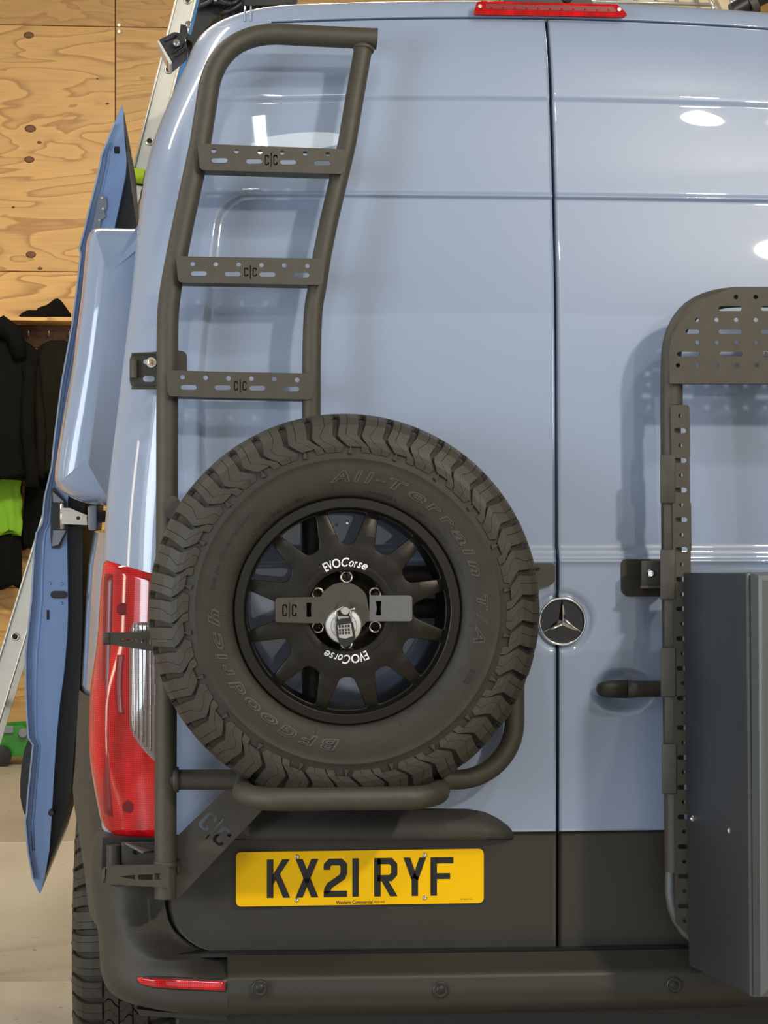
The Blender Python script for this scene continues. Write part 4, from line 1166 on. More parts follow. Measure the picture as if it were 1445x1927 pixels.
# rungs: folded channels with punched faces
def rung(corners, rounds, slots, logo, h_s=9, rr=4.4):
    TL, TR, BRr, BL = corners
    ym = (TL[1]+BL[1])/2; Y = ly(ym)-.034
    out = rpoly([TL, TR, BRr, BL], 9, 4)
    hs = [circ(a, b, rr) for a, b in rounds]+[slot(a, b, w_, h_s) for a, b, w_ in slots]
    x0, xm, x1, yt, yb = logo
    hs += [[(a, yb+(yt-yb)*(1-0)-0 if False else b) for a, b in cglyph(x0, x0+8, yt, yb)], [(x0+11, yt-4), (x0+13, yt-4), (x0+13, yb+4), (x0+11, yb+4)], [(a, b) for a, b in cglyph(x1-8, x1, yt, yb)]]
    k = (lean(zz(TL[1]))-lean(zz(BL[1])))/(zz(TL[1])-zz(BL[1])); zc = zz(ym)
    g = pxplate('rung', out, hs, Y, .0035, M_steel, ld, 'folded steel rung with punched holes', yfun=lambda x, z: k*(z-zc))
    lb = rpoly([(x0-5, yt-8), (x1+5, yt-8), (x1+5, yb+8), (x0-5, yb+8)], 2, 2)
    pxplate('logo_shade_plate', lb, [], Y+.006, .002, M_black, g, yfun=lambda x, z: k*(z-zc))  # black plate added so the cut-out logo looks dark inside
    for (A, B, dd, nm) in ((TL, TR, 1, 'rung_flange'), (BL, BRr, -1, 'rung_flange')):
        a = Q(A[0]+7, A[1]+1.5*dd, Y+.001); b = Q(B[0]-7, B[1]+1.5*dd, Y+.001); z2 = Vector((0, 0, -.003*dd)); d = Vector((0, .046, -.004 if dd < 0 else 0))
        v, f = hexa([a, b, b+z2, a+z2, a+d, b+d, b+z2+d, a+z2+d]); add(nm, v, f, M_steel, g)
    for (A, B) in ((TL, BL), (TR, BRr)):
        s_ = 1 if A is TL else -1
        a = Q(A[0]+2*s_, A[1]+7, Y+.001); b = Q(B[0]+2*s_, B[1]-7, Y+.001); x2 = Vector((.003*s_, 0, 0)); d = Vector((0, .03, 0))
        v, f = hexa([a, b, b+x2, a+x2, a+d, b+d, b+x2+d, a+x2+d]); add('rung_end', v, f, M_steel, g)
rung(((371, 270), (651, 281), (648, 329), (376, 321)), [(402, 284), (445, 285), (489, 286), (531, 287.5), (574, 289), (616.5, 290)], [(413, 302.5, 30), (478, 304.5, 30), (542, 306, 30), (606, 308, 30)], (498, 510, 522, 292, 312))
rung(((331, 482), (611, 487), (607, 537), (335, 532)), [(362.5, 497), (406, 497.5), (449, 498), (492, 499), (535, 499.5), (578, 500.5)], [(374, 515, 30), (438, 516, 30), (503, 517, 30), (567, 518, 30)], (459, 471, 483, 504, 521))
rung(((313, 697), (591, 703), (588, 752), (316, 746)), [(343.5, 710), (387, 711), (430, 712), (473, 712.5), (516, 713.5), (559, 715)], [(355, 729, 30), (419, 729.5, 30), (484, 730.5, 30), (548, 732, 30)], (440, 452, 464, 718, 735))
# lower cross pipe that bends up on the right to the door pad
cp = [Q(320, 1467, -.095), Q(868, 1467, -.085), Q(968, 1467, -.085), Q(968, 1330, -.085), Q(968, 1110, -.085)]
pth = fillet([cp[0], cp[2], cp[4]], [0, .118, 0], 14)
v, f = tube(pth, .0205, 26); add('cross_pipe', v, f, M_steel, ld, ang=40)
v, f = tube(fillet([Q(968, 1112, -.085), Q(968, 1083, -.085), Q(590, 1083, -.085)], [0, .03, 0], 8), .0205, 20); add('upper_pipe', v, f, M_steel, ld, ang=40)
# pad on the right of the tyre
pd = [(960, 1060), (1038, 1060), (1044, 1066), (1044, 1092), (1038, 1100), (1014, 1107), (1004, 1120), (960, 1120)]
pxplate('mount_plate', pd, [], -.020, .006, M_steel, ld, 'flat mounting plate beside the wheel')
v, f = hexa([Q(975, 1074, -.075), Q(1016, 1070, -.03), Q(1016, 1067, -.03), Q(975, 1067, -.075), Q(975, 1076, -.02), Q(1016, 1072, -.02), Q(1016, 1067, -.02), Q(975, 1067, -.02)]); add('gusset', v, f, M_steel, ld)
# tyre hoop
hz = Q(646, 1503, -.335).z
xa, xb = Q(432, 1503, -.33).x+.0225, Q(860, 1503, -.33).x-.0225
hp_ = fillet([(xa+.02, -.085, hz+.018), (xa, -.335, hz), (xb, -.335, hz), (xb-.02, -.085, hz+.018)], [0, .075, .075, 0], 10)
v, f = tube(hp_, .0225, 28); add('tyre_hoop', v, f, M_steel, ld, ang=40, label='bent tube cradle under the tyre')
# hub carrier post behind the wheel
v, f = boxv(WC.x-.075, WC.x+.075, -.075, -.066, WC.z-.075, WC.z+.075, .003); add('carrier_plate', v, f, M_steel, ld)
v, f = tube([Vector((WC.x, -.07, WC.z)), Vector((WC.x, -.30, WC.z))], .014, 16); add('carrier_stud', v, f, M_steel, ld)
v, f = tube([Q(586, 1145, -.095), Q(940, 1145, -.09)], .0205, 16); add('carrier_tube', v, f, M_steel, ld, smooth=True)
# diagonal brace with cut-out letters
br = [(334, 1573), (423, 1487), (446, 1487), (494, 1524), (350, 1675), (340, 1687), (331, 1690), (331, 1573)]
def rotg(poly, cx, cy, w_, h_, a):
    return [(cx+(u-.5)*w_*math.cos(a)-(v_-.5)*h_*math.sin(a), cy+(u-.5)*w_*math.sin(a)+(v_-.5)*h_*math.cos(a)) for u, v_ in poly]
# letters run down the strip, reading direction rotated 45 degrees clockwise
ga = R_(42)
hl = [rotg(CG, 391, 1546, 23, 36, ga), rotg([(.38, -.15), (.62, -.15), (.62, 1.15), (.38, 1.15)], 404, 1560, 13, 38, ga), rotg(CG, 418, 1574, 23, 36, ga)]
pxplate('brace_plate', br, hl, -.078, .005, M_steel, ld, 'diagonal brace plate with cut-out C|C letters')
# small tab on the left rail
pxplate('rail_tab', rpoly([(318, 934), (332, 934), (342, 948), (336, 972), (320, 978), (308, 965), (308, 945)], 5, 3), [], -.125, .010, M_steel, ld)
# upper hinge clamp
hcl = rpoly([(247, 667), (300, 661), (300, 733), (247, 728), (244, 718), (244, 676)], 4, 3)
hc = pxplate('hinge_clamp', hcl, [slot(280, 713, 22, 11), slot(274, 681, 9, 9)], -.020, .005, M_steel, ld, 'punched clamp plate at the door hinge with a bolt')
for (a, b) in ((662, 667), (726, 733)):
    v, f = hexa([Q(247, b, -.030), Q(300, b, -.030), Q(300, a, -.030), Q(247, a+2, -.030), Q(247, b, .02), Q(300, b, .02), Q(300, a, .02), Q(247, a+2, .02)], .001); add('clamp_fold', v, f, M_steel, hc)
v, f = tube([Q(252.5, 678, -.028), Q(252.5, 711, -.028)], .0082, 18); add('clamp_barrel', v, f, M_steel, hc, ang=40)
add('washer', *lathe([(.0045, -.001), (.0105, -.001), (.0105, .0015)], 28, Q(284.5, 682, -.025)), M_zinc, hc, ang=40)
add('nut', *lathe_solid([(.0072, 0), (.0072, -.006), (.006, -.0065)], 6, Q(284.5, 682, -.025)), M_zinc, hc)
add('stud', *lathe_solid([(.0042, 0), (.0042, -.011), (.003, -.012)], 14, Q(284.5, 682, -.025)), mat('brass_stud', (.55, .33, .14), .3, 1), hc, ang=40)
pxplate('rail_lug', rpoly([(330, 659), (346, 661), (352, 668), (352, 702), (330, 700)], 4, 3), [], -.055, .006, M_steel, ld)
# side arms hooking round the corner
def arm(tip, root, name, label=None):
    (x0, y0), (x1, y1) = tip, root
    pass
au = pxplate('corner_arm', rpoly([(195, 1191), (208, 1190), (330, 1190), (330, 1233), (290, 1226), (208, 1213), (195, 1214)], 3, 3), [[(226, 1202), (248, 1203), (250, 1207)], [(252, 1202), (257, 1202), (260, 1208), (256, 1208)], [(264, 1202), (290, 1202), (292, 1213), (266, 1209)]], -.048, .004, M_steel, ld, 'upper corner arm reaching over the tail light')
v, f = hexa([Q(193, 1213, -.052), Q(207, 1212, -.052), Q(207, 1191, -.052), Q(193, 1192, -.052), Q(193, 1213, .02), Q(206, 1212, .02), Q(206, 1191, .02), Q(193, 1192, .02)], .002); add('arm_tip', v, f, M_steel, au, ang=40)
al = pxplate('corner_arm', rpoly([(193, 1634), (205, 1631), (290, 1627), (318, 1630), (318, 1672), (296, 1669), (205, 1664), (194, 1661)], 3, 3), [[(224, 1649), (254, 1646), (254, 1655)], [(260, 1646), (287, 1645), (287, 1656), (260, 1655)], rrect(291, 304, 1643, 1655, 1)], -.120, .004, M_steel, ld, 'lower corner arm below the tail light')
v, f = hexa([Q(192, 1662, -.122), Q(205, 1663, -.122), Q(205, 1632, -.122), Q(192, 1635, -.122), Q(193, 1662, -.02), Q(205, 1663, -.02), Q(205, 1632, -.02), Q(193, 1635, -.02)], .002); add('arm_tip', v, f, M_steel, al, ang=40)
v, f = hexa([Q(205, 1632, -.118), Q(318, 1630, -.118), Q(318, 1626, -.118), Q(205, 1628, -.118), Q(205, 1632, -.02), Q(318, 1630, -.02), Q(318, 1626, -.02), Q(205, 1628, -.02)]); add('arm_flange', v, f, M_steel, al)
pxplate('hinge_clamp', [(233, 1588), (292, 1591), (292, 1640), (233, 1632)], [slot(256, 1603, 14, 10)], -.030, .004, M_steel, ld)
v, f = hexa([Q(235, 1589, -.035), Q(268, 1606, -.10), Q(270, 1603, -.10), Q(237, 1586, -.035), Q(235, 1589, -.03), Q(288, 1604, -.03), Q(290, 1600, -.03), Q(237, 1586, -.03)]); add('gusset', v, f, M_boxl, ld)
collar('weld_bead', Q(311, 1626, -.095), (0, 0, 1), .0245, .006)
add('pad_block', *boxv(Q(331, 1650, -.09).x, Q(339, 1650, -.09).x, -.09, -.06, Q(331, 1645, -.09).z, Q(331, 1618, -.09).z, .003), M_steel, ld)

# ------------------------------------------------------------------ wheel retaining plate and padlock
HY = WC.y+SPY-.016
HCp = (647, 1145)
rt = thing('wheel_clamp_plate', 'flat winged steel plate bolted over the spare wheel hub', 'clamp', Q(647, 1170, HY))
w2 = []
dr = 49
for k in range(28): 
    a = R_(30+ (180-60)*k/27); w2.append((647+dr*math.cos(a), 1145-dr*math.sin(a)))
out = w2+[(603, 1123)]+rpoly([(603, 1123), (518, 1125), (518, 1171), (600, 1173)], [0, 6, 6, 0], 4)
lo = []
for k in range(28):
    a = R_(210+120*k/27); lo.append((647+dr*math.cos(a), 1145-dr*math.sin(a)))
out += lo+[(697, 1169)]
hl = [[(a, b) for a, b in rpoly([(576, 1134), (586, 1134), (585, 1148), (586, 1161), (576, 1161), (577, 1148)], 2, 2)], cglyph(531, 540, 1137, 1160), [(543.8, 1134), (545.2, 1134), (545.2, 1163), (543.8, 1163)], cglyph(549, 558, 1137, 1160)]
pxplate('plate', out, hl, HY, .004, M_steel, rt)
# right wing is folded a little outward; its lighter grey paints in caught light
v, f = curve_mesh([rpoly([(0, 0), (.0845, 0), (.0845, .0508), (0, .0508)], [0, .007, .007, 0], 4), rpoly([(.0125, .0115), (.024, .0115), (.022, .025), (.024, .040), (.0125, .040), (.0145, .025)], .002, 2)], .004)
c0 = Q(695, 1169, HY)
ca, sa = math.cos(R_(9)), math.sin(R_(9))
add('right_wing', [c0+Vector((p.x*ca, -p.z-p.x*sa*.6, p.y)) for p in v], f, mat('lit_steel_wing', (.15, .15, .15), .42, .4, bump=(500, .2, 2)), rt, label='folded wing in lighter grey for the light it catches')
pk = thing('padlock', 'small black combination padlock with a round steel lock disc at the wheel hub', 'padlock', Q(650, 1215, HY-.02))
dc = Q(646, 1177, HY-.004)
add('lock_disc', *lathe_solid([(.0355, .002), (.0355, -.010), (.0335, -.0125), (.0255, -.0135), (.0245, -.0115)], 56, dc), mat('satin_steel', (.80, .78, .74), .30, .9), pk, ang=35)
def pq(a, b, d): return Q(a, b, HY-d)
v, f = prism([(634, 1143), (641, 1133), (655, 1132), (661, 1146), (661, 1160), (636, 1160)], lambda p: pq(p[0], p[1], .020), lambda p: pq(p[0], p[1], .010)); add('hasp_tab', v, f, M_steel, pk)
add('lock_pin', *lathe_solid([(.0085, .004), (.0085, -.008), (.0075, -.0095)], 24, pq(649, 1149, .026)), M_zinc, pk, ang=40)
add('pin_ball', *lathe_solid([(.001, -.005), (.0035, -.0035), (.0045, 0), (.0035, .0035), (.001, .005)], 14, pq(666, 1146, .026)), M_zinc, pk, smooth=True)
v, f = tube([pq(655, 1148, .027), pq(665, 1146, .027)], .0018, 8); add('pin_neck', v, f, M_zinc, pk, smooth=True)
v, f = tube(fillet([pq(634, 1172, .026), pq(631, 1150, .026), pq(646, 1142, .026), pq(659, 1148, .026), pq(659.5, 1168, .026)], .008, 6), .0028, 10); add('shackle', v, f, M_chrome, pk, smooth=True)
bd = rpoly([(633, 1170), (640, 1165), (657, 1163), (664, 1172), (669, 1200), (660, 1212), (650, 1218), (640, 1213), (634, 1200), (632, 1182)], 3, 3)
v, f = curve_mesh([[(pq(a, b, .034).x, pq(a, b, .034).z) for a, b in bd]], .016)
add('lock_body', [Vector((p.x, HY-.034-p.z, p.y)) for p in v], f, M_black, pk)
fp = [(635, 1177), (660, 1173), (664, 1197), (650, 1202), (638, 1200)]
v, f = prism(fp, lambda p: pq(p[0], p[1], .0435), lambda p: pq(p[0], p[1], .042)); add('dial_frame', v, f, M_zinc, pk)
for i in range(4):
    for j, yy in enumerate((1179, 1186, 1192)):
        a = 637+5.6*i+(j*.4); b = yy-.3*i
        v, f = prism([(a, b-2.3), (a+4, b-2.5), (a+4.3, b+2.1), (a+.3, b+2.3)], lambda p: pq(p[0], p[1], .0455), lambda p: pq(p[0], p[1], .043)); add('dial_digit', v, f, M_black, pk)
# ------------------------------------------------------------------ gear carrier on the right rear door
gc = thing('gear_carrier', 'dark grey perforated carrier frame bolted to the right rear door', 'rack', Q(1262, 1700, -.12))
GX = 1480                                              # mirror line of the carrier (outside the frame)
TY = -.125
oc = [(1262.5, 660), (1263, 632), (1273, 605), (1291, 584), (1316, 570), (1350, 561), (1390, 559)]
tp = [Q(1270, 1640, TY), Q(1268, 1500, TY), Q(1264, 1100, TY), Q(1261.5, 760, TY)]
arc = []
for k in range(13):
    t = k/12; P = [Vector(p) for p in ((1262, 690), (1261, 585), (1320, 559), (1400, 559))]
    q = P[0]*(1-t)**3+P[1]*3*t*(1-t)**2+P[2]*3*t*t*(1-t)+P[3]*t**3; arc.append(Q(q.x, q.y, TY))
right = [Vector((2*Q(GX, 600, TY).x-p.x, p.y, p.z)) for p in arc[::-1]+tp[::-1]]
v, f = tube([Q(1285, 1712, TY)]*0+tp+arc+right, .0212, 26); add('frame_tube', v, f, M_steel, gc, ang=40)
# foot of the tube curving in under the box
ft = [Q(1270, 1640, TY)]
for (a, b) in ((1263, 1600), (1262.5, 1680), (1266, 1705), (1275, 1730), (1290, 1752), (1310, 1768), (1340, 1775), (1480, 1776)): ft.append(Q(a, b, TY+.01))
v, f = tube(ft[1:], .0125, 18); add('lower_bow', v, f, M_boxl, gc, ang=40)
PY = -.155
pl = [(1259.5, 722), (1258, 664), (1264, 631), (1280, 603), (1296, 587), (1311, 573), (1341, 555), (1380, 541.6), (1445, 540), (1580, 540), (1619, 555), (1649, 573), (1680, 603), (1696, 631), (1702, 664), (1702, 722)]
hs = []
SPC = 36.9
for i in range(7):
    hs.append(circ(1384.5+SPC*i, 559, 4.2)) if i < 6 else None
for i in range(10):
    if 1311.3+SPC*i < 1650: hs.append(circ(1311.3+SPC*i, 602, 4.2))
for i in range(10):
    if 1312.2+SPC*i < 1675: hs.append(circ(1312.2+SPC*i, 644.5, 4.2))
for i in range(12):
    if 1275.5+SPC*i < 1685: hs.append(circ(1275.5+SPC*i, 687.5, 4.2))
for i in range(3): hs.append(slot(1373.6+79.8*i, 580.7, 44, 9))
hs.append(slot(1303, 624, 27, 9))
for i in range(4): hs.append(slot(1374+79.8*i, 624, 44.5, 9)) if 1374+79.8*i < 1660 else None
hs.append(slot(1295, 666.5, 44, 9)); hs.append(slot(1375.5, 666.5, 44, 9))
for i in range(2): hs.append(slot(1535+70*i, 666.5, 40, 9))
hs.append(cglyph(1436, 1446, 660, 672)); hs.append(cglyph(1451, 1461, 660, 672))
hs = [h for h in hs if h]
pxplate('peg_plate', pl, hs, PY, .003, M_steel, gc, 'arched top plate punched with round and slotted holes')
a, b = Q(1259, 722, PY), Q(1702, 722, PY)
v, f = hexa([a, b, b+Vector((0, 0, .003)), a+Vector((0, 0, .003)), a+Vector((0, .03, 0)), b+Vector((0, .03, 0)), b+Vector((0, .03, .003)), a+Vector((0, .03, .003))]); add('plate_fold', v, f, M_steel, gc)
v, f = tube([Q(1264, 762, TY), Q(1264, 718, TY)], .0225, 20); add('sleeve', v, f, M_steel, gc, ang=40)
# perforated upright strip
st_ = []
sl = [(1261, 762), (1297, 762), (1298.5, 856), (1297.5, 858), (1298, 945), (1300, 947), (1301, 1036), (1299.5, 1038), (1300, 1100), (1302, 1770), (1270, 1735), (1266, 1000)]
hs = []
k = 0
y = 782.5
while y < 1740:
    x = interp([(782, 1279.5), (1070, 1283), (1740, 1288)], y)
    hs.append(circ(x, y, 4)); 
    if y+28 < 1735: hs.append(slot(x, y+28, 24, 9))
    y += 55.9
v0 = pxplate('side_strip', rpoly(sl, [5, 6]+[0]*10, 3), hs, PY+.004, .003, M_steel, gc, 'upright strip with alternating round holes and slots')
for px, y0, y1 in ((1264, 855, 947), (1264, 1034, 1128), (1265, 1218, 1311), (1267, 1400, 1494)):
    v, f = hexa([Q(px-22, y1, PY+.008), Q(px+6, y1, PY-.001), Q(px+6, y0, PY-.001), Q(px-22, y0, PY+.008), Q(px-21, y1, TY+.03), Q(px+6, y1, TY+.03), Q(px+6, y0, TY+.03), Q(px-21, y0, TY+.03)], .002)
    add('clamp_sleeve', v, f, M_steel, gc, ang=40)
for px, y0, y1 in ((1266, 947, 1034), (1267, 1128, 1218), (1268, 1311, 1400)):
    v, f = hexa([Q(px-17, y1, PY+.012), Q(px+4, y1, PY+.006), Q(px+4, y0, PY+.006), Q(px-17, y0, PY+.012), Q(px-17, y1, TY+.02), Q(px+4, y1, TY+.02), Q(px+4, y0, TY+.02), Q(px-17, y0, TY+.02)], .001)
    add('upright_web', v, f, M_steel, gc, ang=40)
v, f = tube([Q(1266, 1611, TY), Q(1310, 1611, TY)], .0205, 20); add('stub_tube', v, f, M_steel, gc, ang=40)
for sgn, xx in ((1, 1168),):
    pxplate('mount_pad', rpoly([(1168, 1052), (1262, 1052), (1262, 1122), (1178, 1123), (1168, 1112)], [9, 0, 0, 9, 6], 4), [], -.008, .012, M_plas_s, gc, 'black rubber-faced mounting pad on the door')
    v, f = hexa([Q(1206, 1104, -.10), Q(1262, 1104, -.10), Q(1262, 1055, -.10), Q(1206, 1055, -.10), Q(1206, 1104, -.014), Q(1262, 1104, -.014), Q(1262, 1055, -.014), Q(1206, 1055, -.014)], .003)
    add('bracket_box', v, f, M_plas_s, gc, ang=40)
    v, f = hexa([Q(1205, 1107, -.105), Q(1262, 1107, -.105), Q(1262, 1102, -.105), Q(1205, 1102, -.105), Q(1205, 1107, -.02), Q(1262, 1107, -.02), Q(1262, 1102, -.02), Q(1205, 1102, -.02)]); add('bracket_lip', v, f, M_steel, gc)
    add('pad_bolt', *lathe_solid([(.0085, .002), (.0085, -.002), (.006, -.0045), (.003, -.0045), (.003, -.002)], 18, Q(1224, 1079, -.102)), M_chrome, gc, ang=35)

# ------------------------------------------------------------------ storage box on the carrier
Ya, Yb, Yc, Yd = -.165, -.520, -.528, -.562
bx = thing('storage_box', 'tall dark grey steel storage box mounted on the right-hand gear carrier', 'box', Q(1400, 1860, -.35))
wz_ = .46
def side(x, y, Y): return Q(x, y, Y)
A = [side(1296, 1817, Ya), side(1411, 1872, Yb), side(1404, 1079, Yb), side(1285.5, 1078, Ya)]
W3 = Vector((wz_, .08, 0))
v = A+[p+W3 for p in A]
v, f = hexa([A[0], A[1], A[2], A[3], A[0]+W3, A[1]+W3, A[2]+W3, A[3]+W3], .0025); body = add('box_body', v, f, M_box, bx, ang=40)
B = [side(1412, 1872, Yb-.001), side(1418, 1875, Yc), side(1410, 1079, Yc), side(1405, 1079, Yb-.001)]
v, f = hexa([side(1409.5, 1873, Yb+.003), side(1413.2, 1875, Yb-.004), side(1406.2, 1079, Yb-.004), side(1403, 1078.5, Yb+.003)]+[p+W3 for p in (side(1409.5, 1873, Yb+.003), side(1413.2, 1875, Yb-.004), side(1406.2, 1079, Yb-.004), side(1403, 1078.5, Yb+.003))], .001)
add('rim_flange', v, f, M_boxl, bx, ang=40)
gp = [side(1414, 1871, Yb), side(1421, 1874, Yc), side(1413, 1082, Yc), side(1407, 1082, Yb)]
v, f = hexa(gp+[p+W3 for p in gp], .001); add('lid_gasket', v, f, M_seal, bx)
C1 = [side(1418, 1876, Yc), side(1431, 1876, Yc-.03), side(1427, 1083, Yc-.03), side(1412, 1079, Yc)]
C2 = [side(1431, 1876, Yc-.03), side(1445, 1862, Yd), side(1434, 1092, Yd), side(1427, 1083, Yc-.03)]
W4 = Vector((wz_, .08, 0)); W5 = Vector((wz_-.03, .08, 0))
lid = MB()
lv = [C1[0], C1[1], C2[1], C2[2], C1[2], C1[3]]
v = lv+[p+W4*1.02 if i in (0, 1, 4, 5) else p+W5 for i, p in enumerate(lv)]
f = [(0, 1, 4, 5), (1, 2, 3, 4), (2, 8, 9, 3), (0, 6, 7, 1), (1, 7, 8, 2), (5, 11, 10, 4), (4, 10, 9, 3), (6, 11, 10, 7), (7, 10, 9, 8), (0, 5, 11, 6)]
add('box_lid', v, f, M_boxl, bx, label='bevelled lid of the box')
for (a, b) in ((1305, 1540), (1375, 1563)):
    t_ = (a-1291)/(1411-1291); Y = Ya+(Yb-Ya)*t_
    add('rivet', *lathe_solid([(.0065, .004), (.0065, -.0012), (.0035, -.0045)], 16, Q(a, b, Y)), M_chrome, bx, ang=40)

# ------------------------------------------------------------------ rear road wheel of the van (left, lower corner)
RWM = Matrix.Translation(Vector((Q(135, 1800, .66).x+.128, 1.02, .391))) @ Matrix.Rotation(-PI/2, 4, 'Z')
rwh = link('rear_wheel', None, van, RWM)
rty = build_tyre(rwh, RWM, full_back=True)
v, f = lathe([(.2222, -.107), (.2205, -.1095), (.205, -.1105), (.1985, -.082), (.196, 0), (.205, .115)], 64); add('wheel_rim', [RWM @ p for p in v], f, M_rim, rwh, smooth=True)
v, f = lathe_solid([(.199, -.085), (.10, -.09), (.03, -.07)], 48); add('wheel_disc', [RWM @ p for p in v], f, M_rim, rwh, ang=40)
RWM2 = Matrix.Translation(Vector((-Q(135, 1800, .66).x-.128, 1.02, .391))) @ Matrix.Rotation(PI/2, 4, 'Z')
rw2 = link('rear_wheel', None, van, RWM2)
me = bpy.data.meshes['tyre']; t2 = link('tyre', me, rw2, RWM2)
for k in range(22):
    Rk = RWM2 @ Matrix.Rotation(-PITCH*k, 4, 'Y')
    for m_ in [ME_A, ME_B, ME_A2, ME_B2]+tr: link('tread_block', m_, t2, Rk)
v, f = lathe_solid([(.199, -.085), (.10, -.09), (.03, -.07)], 48); add('wheel_disc', [RWM2 @ p for p in v], f, M_rim, rw2, ang=40)
for sx in (-1, 1):                                      # front wheels carry the nose (hidden by the body)
    Mf = Matrix.Translation(Vector((sx*.80, 4.6, .391))) @ Matrix.Rotation(-sx*PI/2*-1, 4, 'Z')
    fw = link('front_wheel', bpy.data.meshes['tyre'], van, Mf)
v, f = tube([Vector((-.75, 1.02, .39)), Vector((.75, 1.02, .39))], .05, 16); add('rear_axle', v, f, M_black, van, smooth=True)
v, f = boxv(-.80, .80, .14, 5.4, .52, .60, .01); add('under_floor', v, f, M_black, van)
v, f = boxv(-.72, -.68, .25, .9, .42, .52); add('wheel_liner', v, f, M_black, van)
v, f = boxv(-.90, .90, 5.3, 5.9, .45, 1.25, .1, 3); add('bonnet', v, f, M_blue, van, ang=40)
v, f = hexa([Vector(p) for p in ((-.80, 5.45, 1.2), (.80, 5.45, 1.2), (.70, 5.0, 2.5), (-.70, 5.0, 2.5), (-.80, 5.2, 1.2), (.80, 5.2, 1.2), (.70, 4.8, 2.5), (-.70, 4.8, 2.5))], .02); add('windscreen', v, f, M_black, van, ang=40)

# ------------------------------------------------------------------ extension ladder leaning behind
LY = 2.35
el = thing('extension_ladder', 'long aluminium extension ladder with blue edges leaning behind the van', 'ladder', Q(-150, 1900, LY))
def lx(py): return 330-.251*py if py < 352 else 75-.306*(py-986)
def stile(y0, y1, dx0, dx1, Y, Y2, m, name, parent, holes=()):
    pts = [(lx(y0)+dx0, y0), (lx(y0)+dx1, y0), (lx(y1)+dx1, y1), (lx(y1)+dx0, y1)]
    return pxplate(name, pts, [circ(a, b, 5.5) for a, b in holes], Y, Y2, m, parent)
s1 = stile(-190, 318, 0, 40, LY-.02, .004, M_alu, 'upper_stile', el, [(353, 0), (317, 131), (281.5, 266)])
for (a, b) in ((353, 0), (317, 131), (281.5, 266)):
    v, f = lathe([(.0085, -.002), (.0125, -.004), (.0135, 0)], 24, Q(a, b, LY-.023)); rf = add('rung_ferrule', v, f, M_zinc, el, smooth=True)
    add('rung_hole_shade', *lathe_solid([(.0084, -.0235), (.0084, -.0225)], 20, Q(a, b, LY)), M_seal, rf)  # black disc stands for the shade inside the hollow rung
    v, f = tube([Q(a, b, LY-.005), Q(a, b, LY-.005)+Vector((0, .36, 0))], .0125, 14); add('rung', v, f, M_alu, el, smooth=True)
for dx in (1.5, 38):
    v, f = tube([Q(lx(y)+dx, y, LY-.026) for y in (-190, 0, 160, 318)], .0045, 8); add('stile_edge', v, f, M_alu, el, smooth=True)
stile(-190, 351, 36, 56, LY+.02, .03, M_lblue, 'blue_stile', el)
b0 = [(lx(316)-5, 315), (lx(316)+22, 318), (lx(345)+24, 345), (lx(345)-3, 343)]
v, f = prism(b0, lambda p: Q(p[0], p[1], LY-.035), lambda p: Q(p[0], p[1], LY-.035)+Vector((0, .07, 0))); add('stile_cap', v, f, M_lime, el, label='lime plastic end cap')
v, f = prism([(lx(345)+2, 345), (lx(345)+24, 345), (lx(352)+24, 352), (lx(352)+2, 352)], lambda p: Q(p[0], p[1], LY-.03), lambda p: Q(p[0], p[1], LY+.03)); add('cap_foot', v, f, M_black, el)
stile(353, 1880, 0, 38, LY+.01, .004, M_alu, 'lower_stile', el, [(28.5, 1198)])
for dx in (1, 37.5):
    v, f = tube([Q(lx(y)+dx, y, LY+.004) for y in (353, 700, 1000, 1300, 1880)], .0040, 8); add('stile_edge', v, f, M_alu, el, smooth=True)
v, f = lathe([(.0085, -.002), (.0125, -.004), (.0135, 0)], 24, Q(28.5, 1198, LY+.006)); rf = add('rung_ferrule', v, f, M_zinc, el, smooth=True)
add('rung_hole_shade', *lathe_solid([(.0084, .0045), (.0084, .0055)], 20, Q(28.5, 1198, LY)), M_seal, rf)  # shade in the lower rung end, put in as a black disc
for py in (935, 1070, 1198, 1340, 1480, 1620, 1760):
    q = Q(lx(py)+20, py, LY+.012); v, f = tube([q, q+Vector((0, .36, 0))], .0125, 12); add('rung', v, f, M_alu, el, smooth=True)
for yy in (LY+.36,):
    v, f = prism([Q(lx(y)+dx, y, LY)+Vector((0, .36, 0)) for dx, y in ((0, -190), (40, -190), (40, 351), (0, 351))], lambda p: p, lambda p: p+Vector((0, .02, 0))); add('far_stile', v, f, M_alu, el)
    pts = [Q(lx(y)+dx, y, LY)+Vector((0, .36, 0)) for dx, y in ((0, 353), (40, 353), (40, 1880), (0, 1880))]
    v, f = prism(pts, lambda p: p, lambda p: p+Vector((0, .02, 0))); add('far_stile', v, f, M_alu, el)
q = Q(lx(1880)+20, 1882, LY); add('ladder_foot', *boxv(q.x-.05, q.x+.05, LY-.03, LY+.06, 0, .05, .008), M_black, el)

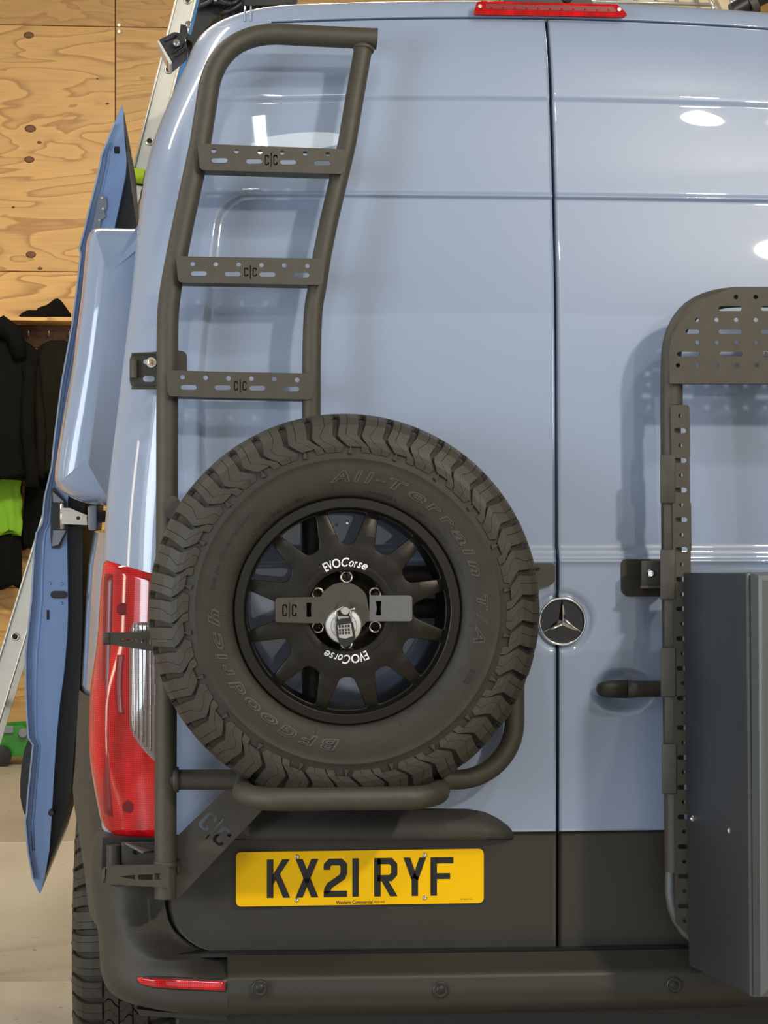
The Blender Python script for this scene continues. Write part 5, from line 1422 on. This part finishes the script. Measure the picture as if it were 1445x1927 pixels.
# ------------------------------------------------------------------ work light on the roof edge and roof load
wl = thing('work_light', 'small black square work light on a bracket at the roof corner', 'light', Q(330, 110, .5))
WLY = .42
hb = rpoly([(297, 76), (328, 60), (338, 62), (351, 80), (353, 95), (322, 121), (316, 116)], 3, 3)
v, f = prism([Q(a, b, WLY) for a, b in hb], lambda p: p, lambda p: p+Vector((0, .10, 0))); h_ = add('lamp_housing', v, f, M_black, wl, ang=30)
v, f = prism([Q(a, b, WLY-.006) for a, b in ((296, 78), (299, 75), (324, 118), (320, 122))], lambda p: p, lambda p: p+Vector((0, .112, 0))); add('lamp_glass', v, f, M_alu, wl)
for (a, b, c_, d_) in ((325, 100, 346, 84), (330, 106, 350, 92), (310, 77, 332, 67)):
    v, f = tube([Q(a, b, WLY-.002), Q(c_, d_, WLY-.002)], .0028, 8); add('cooling_fin', v, f, M_black, wl, smooth=True)
v, f = prism([Q(a, b, WLY-.012) for a, b in ((326, 80), (338, 62), (340, 45), (352, 48), (354, 66), (341, 86), (332, 88))], lambda p: p, lambda p: p+Vector((0, .006, 0))); add('bracket', v, f, M_black, wl)
v, f = prism([Q(a, b, WLY-.008) for a, b in ((352, 62), (366, 70), (362, 80), (350, 72))], lambda p: p, lambda p: p+Vector((0, .15, 0))); add('bracket_foot', v, f, M_black, wl)
for (a, b, r) in ((332, 81, .0055), (355, 46, .0055)):
    add('bolt', *lathe_solid([(r*1.5, .001), (r*1.5, -.002), (r, -.002), (r*.8, -.006)], 14, Q(a, b, WLY-.014)), M_chrome, wl, ang=40)
# awning end / black cable bundle above the left roof corner
aw = thing('rolled_awning', 'black rolled awning case along the left roof edge beside the ladder', 'awning', Q(395, 50, .9))
v, f = prism([Q(a, b, .75) for a, b in rpoly([(352, 92), (366, 40), (380, -20), (400, -60), (470, -70), (560, -50), (560, 8), (430, 12), (380, 60), (362, 95)], 6, 3)], lambda p: p, lambda p: p+Vector((0, 2.6, 0))); add('awning_case', v, f, M_black, aw, ang=30)
random.seed(4)
for k in range(7):
    x = 392+random.random()*50; y = -8+random.random()*30; pts = []
    for j in range(7): pts.append(Q(x+22*math.sin(j*1.3+k), y+14*math.cos(j*1.1+k*2)-4, .72-.02*math.sin(j+k)))
    v, f = tube(fillet(pts, .02, 4), .006, 8); add('cable', v, f, M_black, aw, smooth=True)
v, f = boxv(Q(402, 5, .73).x, Q(409, 5, .73).x, .70, .74, Q(402, 8, .73).z, Q(402, 2, .73).z, .002); add('metal_clip', v, f, M_zinc, aw)
# roof box / tank with ribs, camera hump, tubes at the top right
rt_ = thing('roof_panel_rack', 'cream ribbed roof panel standing on the van roof behind the brake light', 'rack', Q(1250, 20, 1.0))
v, f = prism([Q(a, b, .95) for a, b in ((1110, 10), (1340, 16), (1400, 30), (1400, -40), (1100, -40))], lambda p: p, lambda p: p+Vector((0, .04, 0))); pn = add('panel', v, f, mat('cream_panel', (.62, .50, .32), .5), rt_)
for k in range(6):
    x = 1115+38*k; v, f = tube([Q(x, -40, .945), Q(x+8, 9, .945)], .004, 8); add('panel_rib', v, f, M_alu, rt_, smooth=True)
v, f = tube([Q(1105, 2, .945), Q(1345, 8, .945)], .004, 8); add('panel_rib', v, f, M_alu, rt_, smooth=True)
for x in (1333, 1372):
    v, f = tube([Q(x-12, -30, .90), Q(x+10, 15, .90), Q(x+11, 26, .90)], .005, 10); add('chrome_stay', v, f, M_chrome, rt_, smooth=True)
bt = thing('roof_bar', 'thick black tube lying across the roof at the top right', 'bar', Q(1400, 20, .7))
v, f = tube([Q(1378, 22, .7), Q(1450, -18, .7), Q(1560, -80, .7)], [.020, .024, .024], 18); add('tube', v, f, M_black, bt, ang=40)
v, f = tube([Q(1408, 12, .7), Q(1420, 5, .7)], .027, 18); add('tube_band', v, f, M_steel, bt, ang=40)
cm = thing('reversing_camera', 'flat black camera housing on the roof edge above the long brake light', 'camera', Q(1030, 5, .2))
v, f = prism([Q(a, b, .13) for a, b in rpoly([(948, 0), (960, -14), (1105, -12), (1116, 5), (1116, 8), (950, 3)], 2, 2)], lambda p: p, lambda p: p+Vector((0, .12, 0))); add('housing', v, f, M_black, cm, ang=30)
add('lens', *lathe_solid([(.010, .002), (.010, -.004), (.006, -.006)], 20, Q(1068, -3, .128)), M_ink, cm, ang=40)
